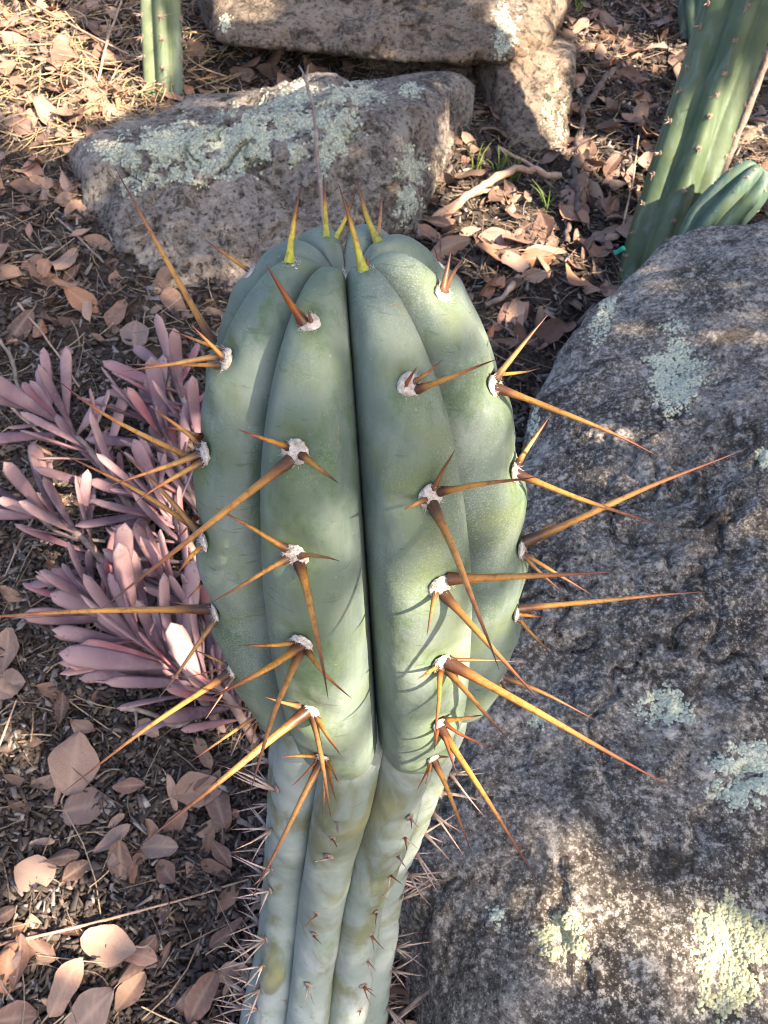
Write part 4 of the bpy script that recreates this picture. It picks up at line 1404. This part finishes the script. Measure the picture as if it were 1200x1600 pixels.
twig('bark_strip', 'curved pale bark strip arching beside the lichen rock', [(684, 357), (740, 318), (800, 292), (874, 285)], .0075, .006, M['tan_twig'], .02, 'bark', heights=[.012, .03, .035, .012])
twig('bark_strip', 'second thinner bark strip lying behind the curved one', [(676, 350), (720, 322), (775, 298)], .006, .004, M['tan_twig'], .012, 'bark')
twig('twig', 'straight tan stick leaning against the prop rock', [(779, 229, 1.50), (822, 252, 1.48), (868, 281, 1.47)], .004, .003, M['tan_twig'])
twig('root', 'dark crooked branch winding down left of the tall column', [(962, 112), (920, 165), (902, 215), (893, 290), (900, 330), (878, 392)], .007, .005, M['dark_twig'], .014, 'branch')
twig('twig', 'pale bent stick behind the right shoulder of the cactus', [(812, 445), (790, 462), (756, 488)], .006, .004, M['twig'], .012)
twig('straw_stalk', 'long pale straw crossing the lower left mulch', [(-10, 1482), (120, 1452), (230, 1425), (390, 1378)], .0016, .0010, M['tan_twig'], .012, 'straw', kink=.1)
twig('twig', 'grey twig crossing in front of the left succulent leaves', [(-5, 812), (60, 830), (112, 868), (180, 880)], .0035, .002, M['twig'], .05, forks=[(.45, (30, 935), .0015)])
twig('twig', 'pale bone-like twig under the lowest succulent leaves', [(195, 1120), (240, 1128), (285, 1143), (330, 1128), (382, 1105)], .0030, .0022, M['twig'], .025, forks=[(.15, (225, 1170), .0018)])
twig('twig', 'crooked grey twig at the left edge above the succulent', [(5, 545), (25, 580), (35, 620), (62, 655)], .003, .002, M['twig'], .015)
twig('straw_stalk', 'straight thin stem rising over the upper succulent leaves', [(35, 490), (75, 540), (130, 620)], .0018, .0014, M['tan_twig'], .02, 'straw', kink=.1)
twig('straw_stalk', 'pinkish straw slanting into the succulent from the left edge', [(-5, 622), (40, 670), (75, 700)], .0022, .0018, M['tan_twig'], .03, 'straw', kink=.1)
twig('twig', 'pale crooked stem between succulent and cactus', [(308, 600), (272, 640), (295, 690)], .0028, .0022, M['tan_twig'], .05)
twig('twig', 'thin curved twig on the dark soil below the lichen rock', [(90, 350), (120, 375), (165, 420)], .0022, .0016, M['twig'], .012)
twig('twig', 'dark stick in the shade at the far left', [(0, 190), (50, 165), (100, 172)], .005, .003, M['dark_twig'], .01)
twig('straw_stalk', 'long sunlit straw standing in the upper left corner', [(150, 160), (170, 100), (198, 38)], .0026, .002, M['tan_twig'], .02, 'straw', heights=[.01, .03, .05], kink=.1)
twig('straw_stalk', 'sunlit straw lying across the upper left leaves', [(60, 30), (140, 75), (205, 108)], .0022, .0016, M['tan_twig'], .03, 'straw', kink=.1)
twig('straw_stalk', 'thin stiff straw at the lower left edge', [(0, 1215), (18, 1170), (40, 1110)], .0012, .0008, M['tan_twig'], .03, 'straw', kink=.1)
twig('twig', 'fine dry root in the mulch by the bottom left corner', [(0, 1525), (25, 1560), (60, 1590)], .0011, .0008, M['twig'], .012)
twig('twig', 'fallen grey stick behind the boulder gap at the stem base', [(610, 1600), (645, 1565), (672, 1545)], .0022, .0015, M['twig'], .05)
twig('straw_stalk', 'thin pale stems leaning on the litter left of the tall column', [(970, 360), (980, 310), (985, 250)], .0022, .0014, M['tan_twig'], .02, 'straw', heights=[.01, .03, .05], kink=.1)
twig('weed_stalk', 'thin grey forked weed stalk standing before the lichen rock', [(512, 392, 1.16), (505, 330, 1.17), (497, 250, 1.19), (490, 175, 1.21), (474, 118, 1.23)], .0042, .0022, M['twig'], 0, 'stalk', forks=[(.97, (467, 103, 1.24), .0020), (.97, (482, 102, 1.23), .0020)], kink=.12)
twig('wooden_stake', 'grey wooden stake slanting behind the tall column', [(1108, 320, 1.40), (1150, 215, 1.34), (1205, 75, 1.27)], .0075, .007, M['twig'], 0, 'stake', kink=.03)

# teal plant tag by the column's foot
tg_ = P(968, 391, 1.20)
bm = bmesh.new()
bmesh.ops.create_grid(bm, x_segments=6, y_segments=2, size=.5)
V = np.array([v.co[:] for v in bm.verts]); F = [tuple(v.index for v in f.verts) for f in bm.faces]
bm.free()
V = V * np.array([.017, .008, 1]); V[:, 2] = .003 * np.sin(V[:, 0] * 260)
Vb = V.copy(); Vb[:, 2] -= .0012
R = frame(unit(MB[:, 0] + .25 * MB[:, 1]), .5)
V2 = np.concatenate([V, Vb]) @ R.T
F2 = F + [tuple(q + len(V) for q in f[::-1]) for f in F]
o = add('plastic_tag', mesh_data('plastic_tag', V2, F2, M['teal']), None, tg_)
tag(o, 'small teal plastic tie at the foot of the tall column', 'plastic tie')

# green grass under the prop rock
for k, (px, py, nb, lab) in enumerate([(742, 268, 7, 'short green grass tuft by the right corner of the lichen rock'), (778, 282, 9, 'green grass tuft in the hollow under the slab'), (802, 284, 9, 'green grass tuft in front of the prop rock'), (855, 330, 7, 'low green grass tuft below the bark strip'), (905, 20, 6, 'yellow-green grass tuft at the top edge')]):
    b = ground_at(px, py)
    g = thing('grass_tuft', lab, 'grass', b)
    for q in range(nb):
        a = lr.uniform(0, 6.28)
        L = lr.uniform(.03, .07)
        e = b + up * L * lr.uniform(.6, 1) + np.array([math.cos(a), math.sin(a), 0]) * L * lr.uniform(.2, .7)
        V, F, al = tube(spline([b + .006 * lr.normal(size=3), .5 * (b + e) + up * .008, e], 7), np.linspace(.0016, .0003, 7), 4)
        part('blade', V, F, M['grass'], g)

# dry straw tuft, upper left
b = ground_at(165, 150)
g = thing('dry_grass_tuft', 'tuft of dry straw in the sun behind the lichen rock', 'grass', b)
for q in range(40):
    a = lr.uniform(0, 6.28); L = lr.uniform(.03, .11)
    e = b + up * L * lr.uniform(.15, .7) + np.array([math.cos(a), math.sin(a), 0]) * L * lr.uniform(.4, 1)
    V, F, al = tube(spline([b + .012 * lr.normal(size=3), .5 * (b + e) + up * .01, e], 6), np.linspace(.0014, .0005, 6), 4)
    part('blade', V, F, M['tan_twig'], g)

# ------------------------------------------------------------------ the tree that throws the dappled shade
def world_at(px, py):
    h = hit_rocks(px, py)
    g = ground_at(px, py)
    if h is not None and h[3] < np.linalg.norm(g - CAM): return h[1]
    return g


SUNSPOT = [(20, 40, 60), (75, 30, 55), (60, 100, 60), (130, 130, 65), (185, 140, 35), (30, 160, 30), (110, 60, 50),
           (80, 215, 25), (870, 18, 28), (905, 60, 22), (985, 85, 40), (1030, 90, 35), (950, 75, 30),
           (905, 240, 30), (950, 250, 45), (985, 270, 35), (920, 300, 45), (880, 330, 40), (840, 385, 45), (790, 380, 40), (760, 340, 40), (930, 375, 40), (965, 330, 35), (720, 300, 25),
           (702, 235, 30), (695, 280, 25), (850, 170, 40), (860, 215, 38), (845, 60, 30), (825, 25, 28), (835, 110, 25), (330, 70, 24), (420, 150, 18), (440, 130, 18),
           (50, 735, 20), (95, 770, 14), (240, 800, 22), (265, 700, 14), (150, 640, 8), (165, 1005, 26), (215, 1040, 26), (255, 880, 10), (120, 1020, 12), (225, 1120, 8),
           (95, 1430, 26), (150, 1472, 14), (40, 1425, 10), (25, 1165, 12), (35, 1040, 10),
           (905, 1330, 3), (1160, 1300, 12), (1040, 1300, 7), (960, 1400, 6), (1090, 1390, 8), (840, 1420, 4), (930, 1540, 7), (1050, 1560, 9), (880, 1470, 14), (1135, 1485, 34), (1180, 1570, 16), (1000, 1450, 2),
           (1175, 220, 30), (1190, 260, 26)]
SPOT = []
for (px, py, r) in SUNSPOT:
    q = world_at(px, py)
    SPOT.append((q, r * proj(q)[2] / FPX * 0.95))
SPOT.append((stem_pos(.93, np.array([math.radians(55)]), 1.0)[0], .022))
SPOT.append((P(1188, 275, 1.15), .022))
for hx, hy, hd, hr in ((540, 930, .285, .008), (535, 1060, .33, .008), (785, 820, .30, .008)):
    SPOT.append((P(hx, hy, hd), hr))
s1 = unit(np.cross(SUN, up)); s2 = np.cross(s1, SUN)
cor = np.array([ground_at(px, py) for px in (-150, 300, 700, 1300) for py in (-60, 400, 900, 1700)])
cor = np.concatenate([cor, [P(1250, 1650, .48), P(1250, 1300, .55), P(560, 250, .25), P(400, 1650, .6)]])
k1, k2 = cor @ s1, cor @ s2
E1, E2 = (k1.max() - k1.min()) / 2 * 1.08 + .15, (k2.max() - k2.min()) / 2 * 1.08 + .15
SC = s1 * (k1.max() + k1.min()) / 2 + s2 * (k2.max() + k2.min()) / 2 + SUN * (np.array([0, 1.0, .4]) @ SUN)
TC = SC + SUN * 2.9
n = int(8500 * 4 * E1 * E2)
tr = np.random.default_rng(17)
q = tr.uniform(-1, 1, size=(n, 3))
q = q[(np.abs(q[:, 0]) ** 4 + np.abs(q[:, 1]) ** 4) < 1.0]
n = len(q)
lp = TC + q[:, :1] * s1 * E1 + q[:, 1:2] * s2 * E2 + q[:, 2:] * SUN * .6
lp += 0.15 * np.stack([vnoise(lp * 2.3 + o, 5) for o in (0, 7, 15)], -1)
keep = np.ones(n, bool)
a1, a2 = lp @ s1, lp @ s2
for (c, r) in SPOT:
    keep &= np.hypot(a1 - c @ s1, a2 - c @ s2) > r + (.034 if c[1] > 1.2 else .020 if r > .009 else .012)  # crown leaves cut away along the sun direction so light lands on each spot
# foliage also thinned over the main cactus to let some broken light through
hc = HREF + HAX * .03
dh = np.hypot((a1 - hc @ s1) / .12, (a2 - hc @ s2) / .15)
keep &= ~((dh < 1) & (tr.uniform(size=n) < .55))
keep &= ~((tr.uniform(size=n) < .55) & (vnoise(np.stack([a1 * 9, a2 * 9, a1 * 0], -1), 3) > .78))
lp = lp[keep]
n = len(lp)
dd = tr.normal(size=(n, 3)); dd /= np.linalg.norm(dd, axis=1)[:, None]
ss = np.cross(dd, tr.normal(size=(n, 3))); ss /= np.linalg.norm(ss, axis=1)[:, None]
L = tr.uniform(.05, .085, n)[:, None, None]
shape = np.array([(0, 0), (.35, .24), (1, 0), (.35, -.24)])
V = lp[:, None] + (shape[None, :, :1] - .5) * L * dd[:, None] + shape[None, :, 1:] * L * ss[:, None]
tb = np.array([TC[0] + .25, TC[1] - .2, 0.0]); tb[2] = float(gz(tb[0], tb[1])) - .05
tree = thing('shade_tree', 'leafy tree standing outside the picture whose crown dapples the light', 'tree', tb)
Fq = np.arange(n * 4).reshape(-1, 4)
o = part('crown', V.reshape(-1, 3), Fq, M['tree_leaf'], tree, None, False)
o['kind'] = 'stuff'
top = TC + SUN * .4
V, F, al = tube(spline([tb, tb + np.array([.05, .02, 1.0]), TC + SUN * .2, top], 20), np.linspace(.09, .02, 20), 10)
part('trunk', V, F, M['dark_twig'], tree)
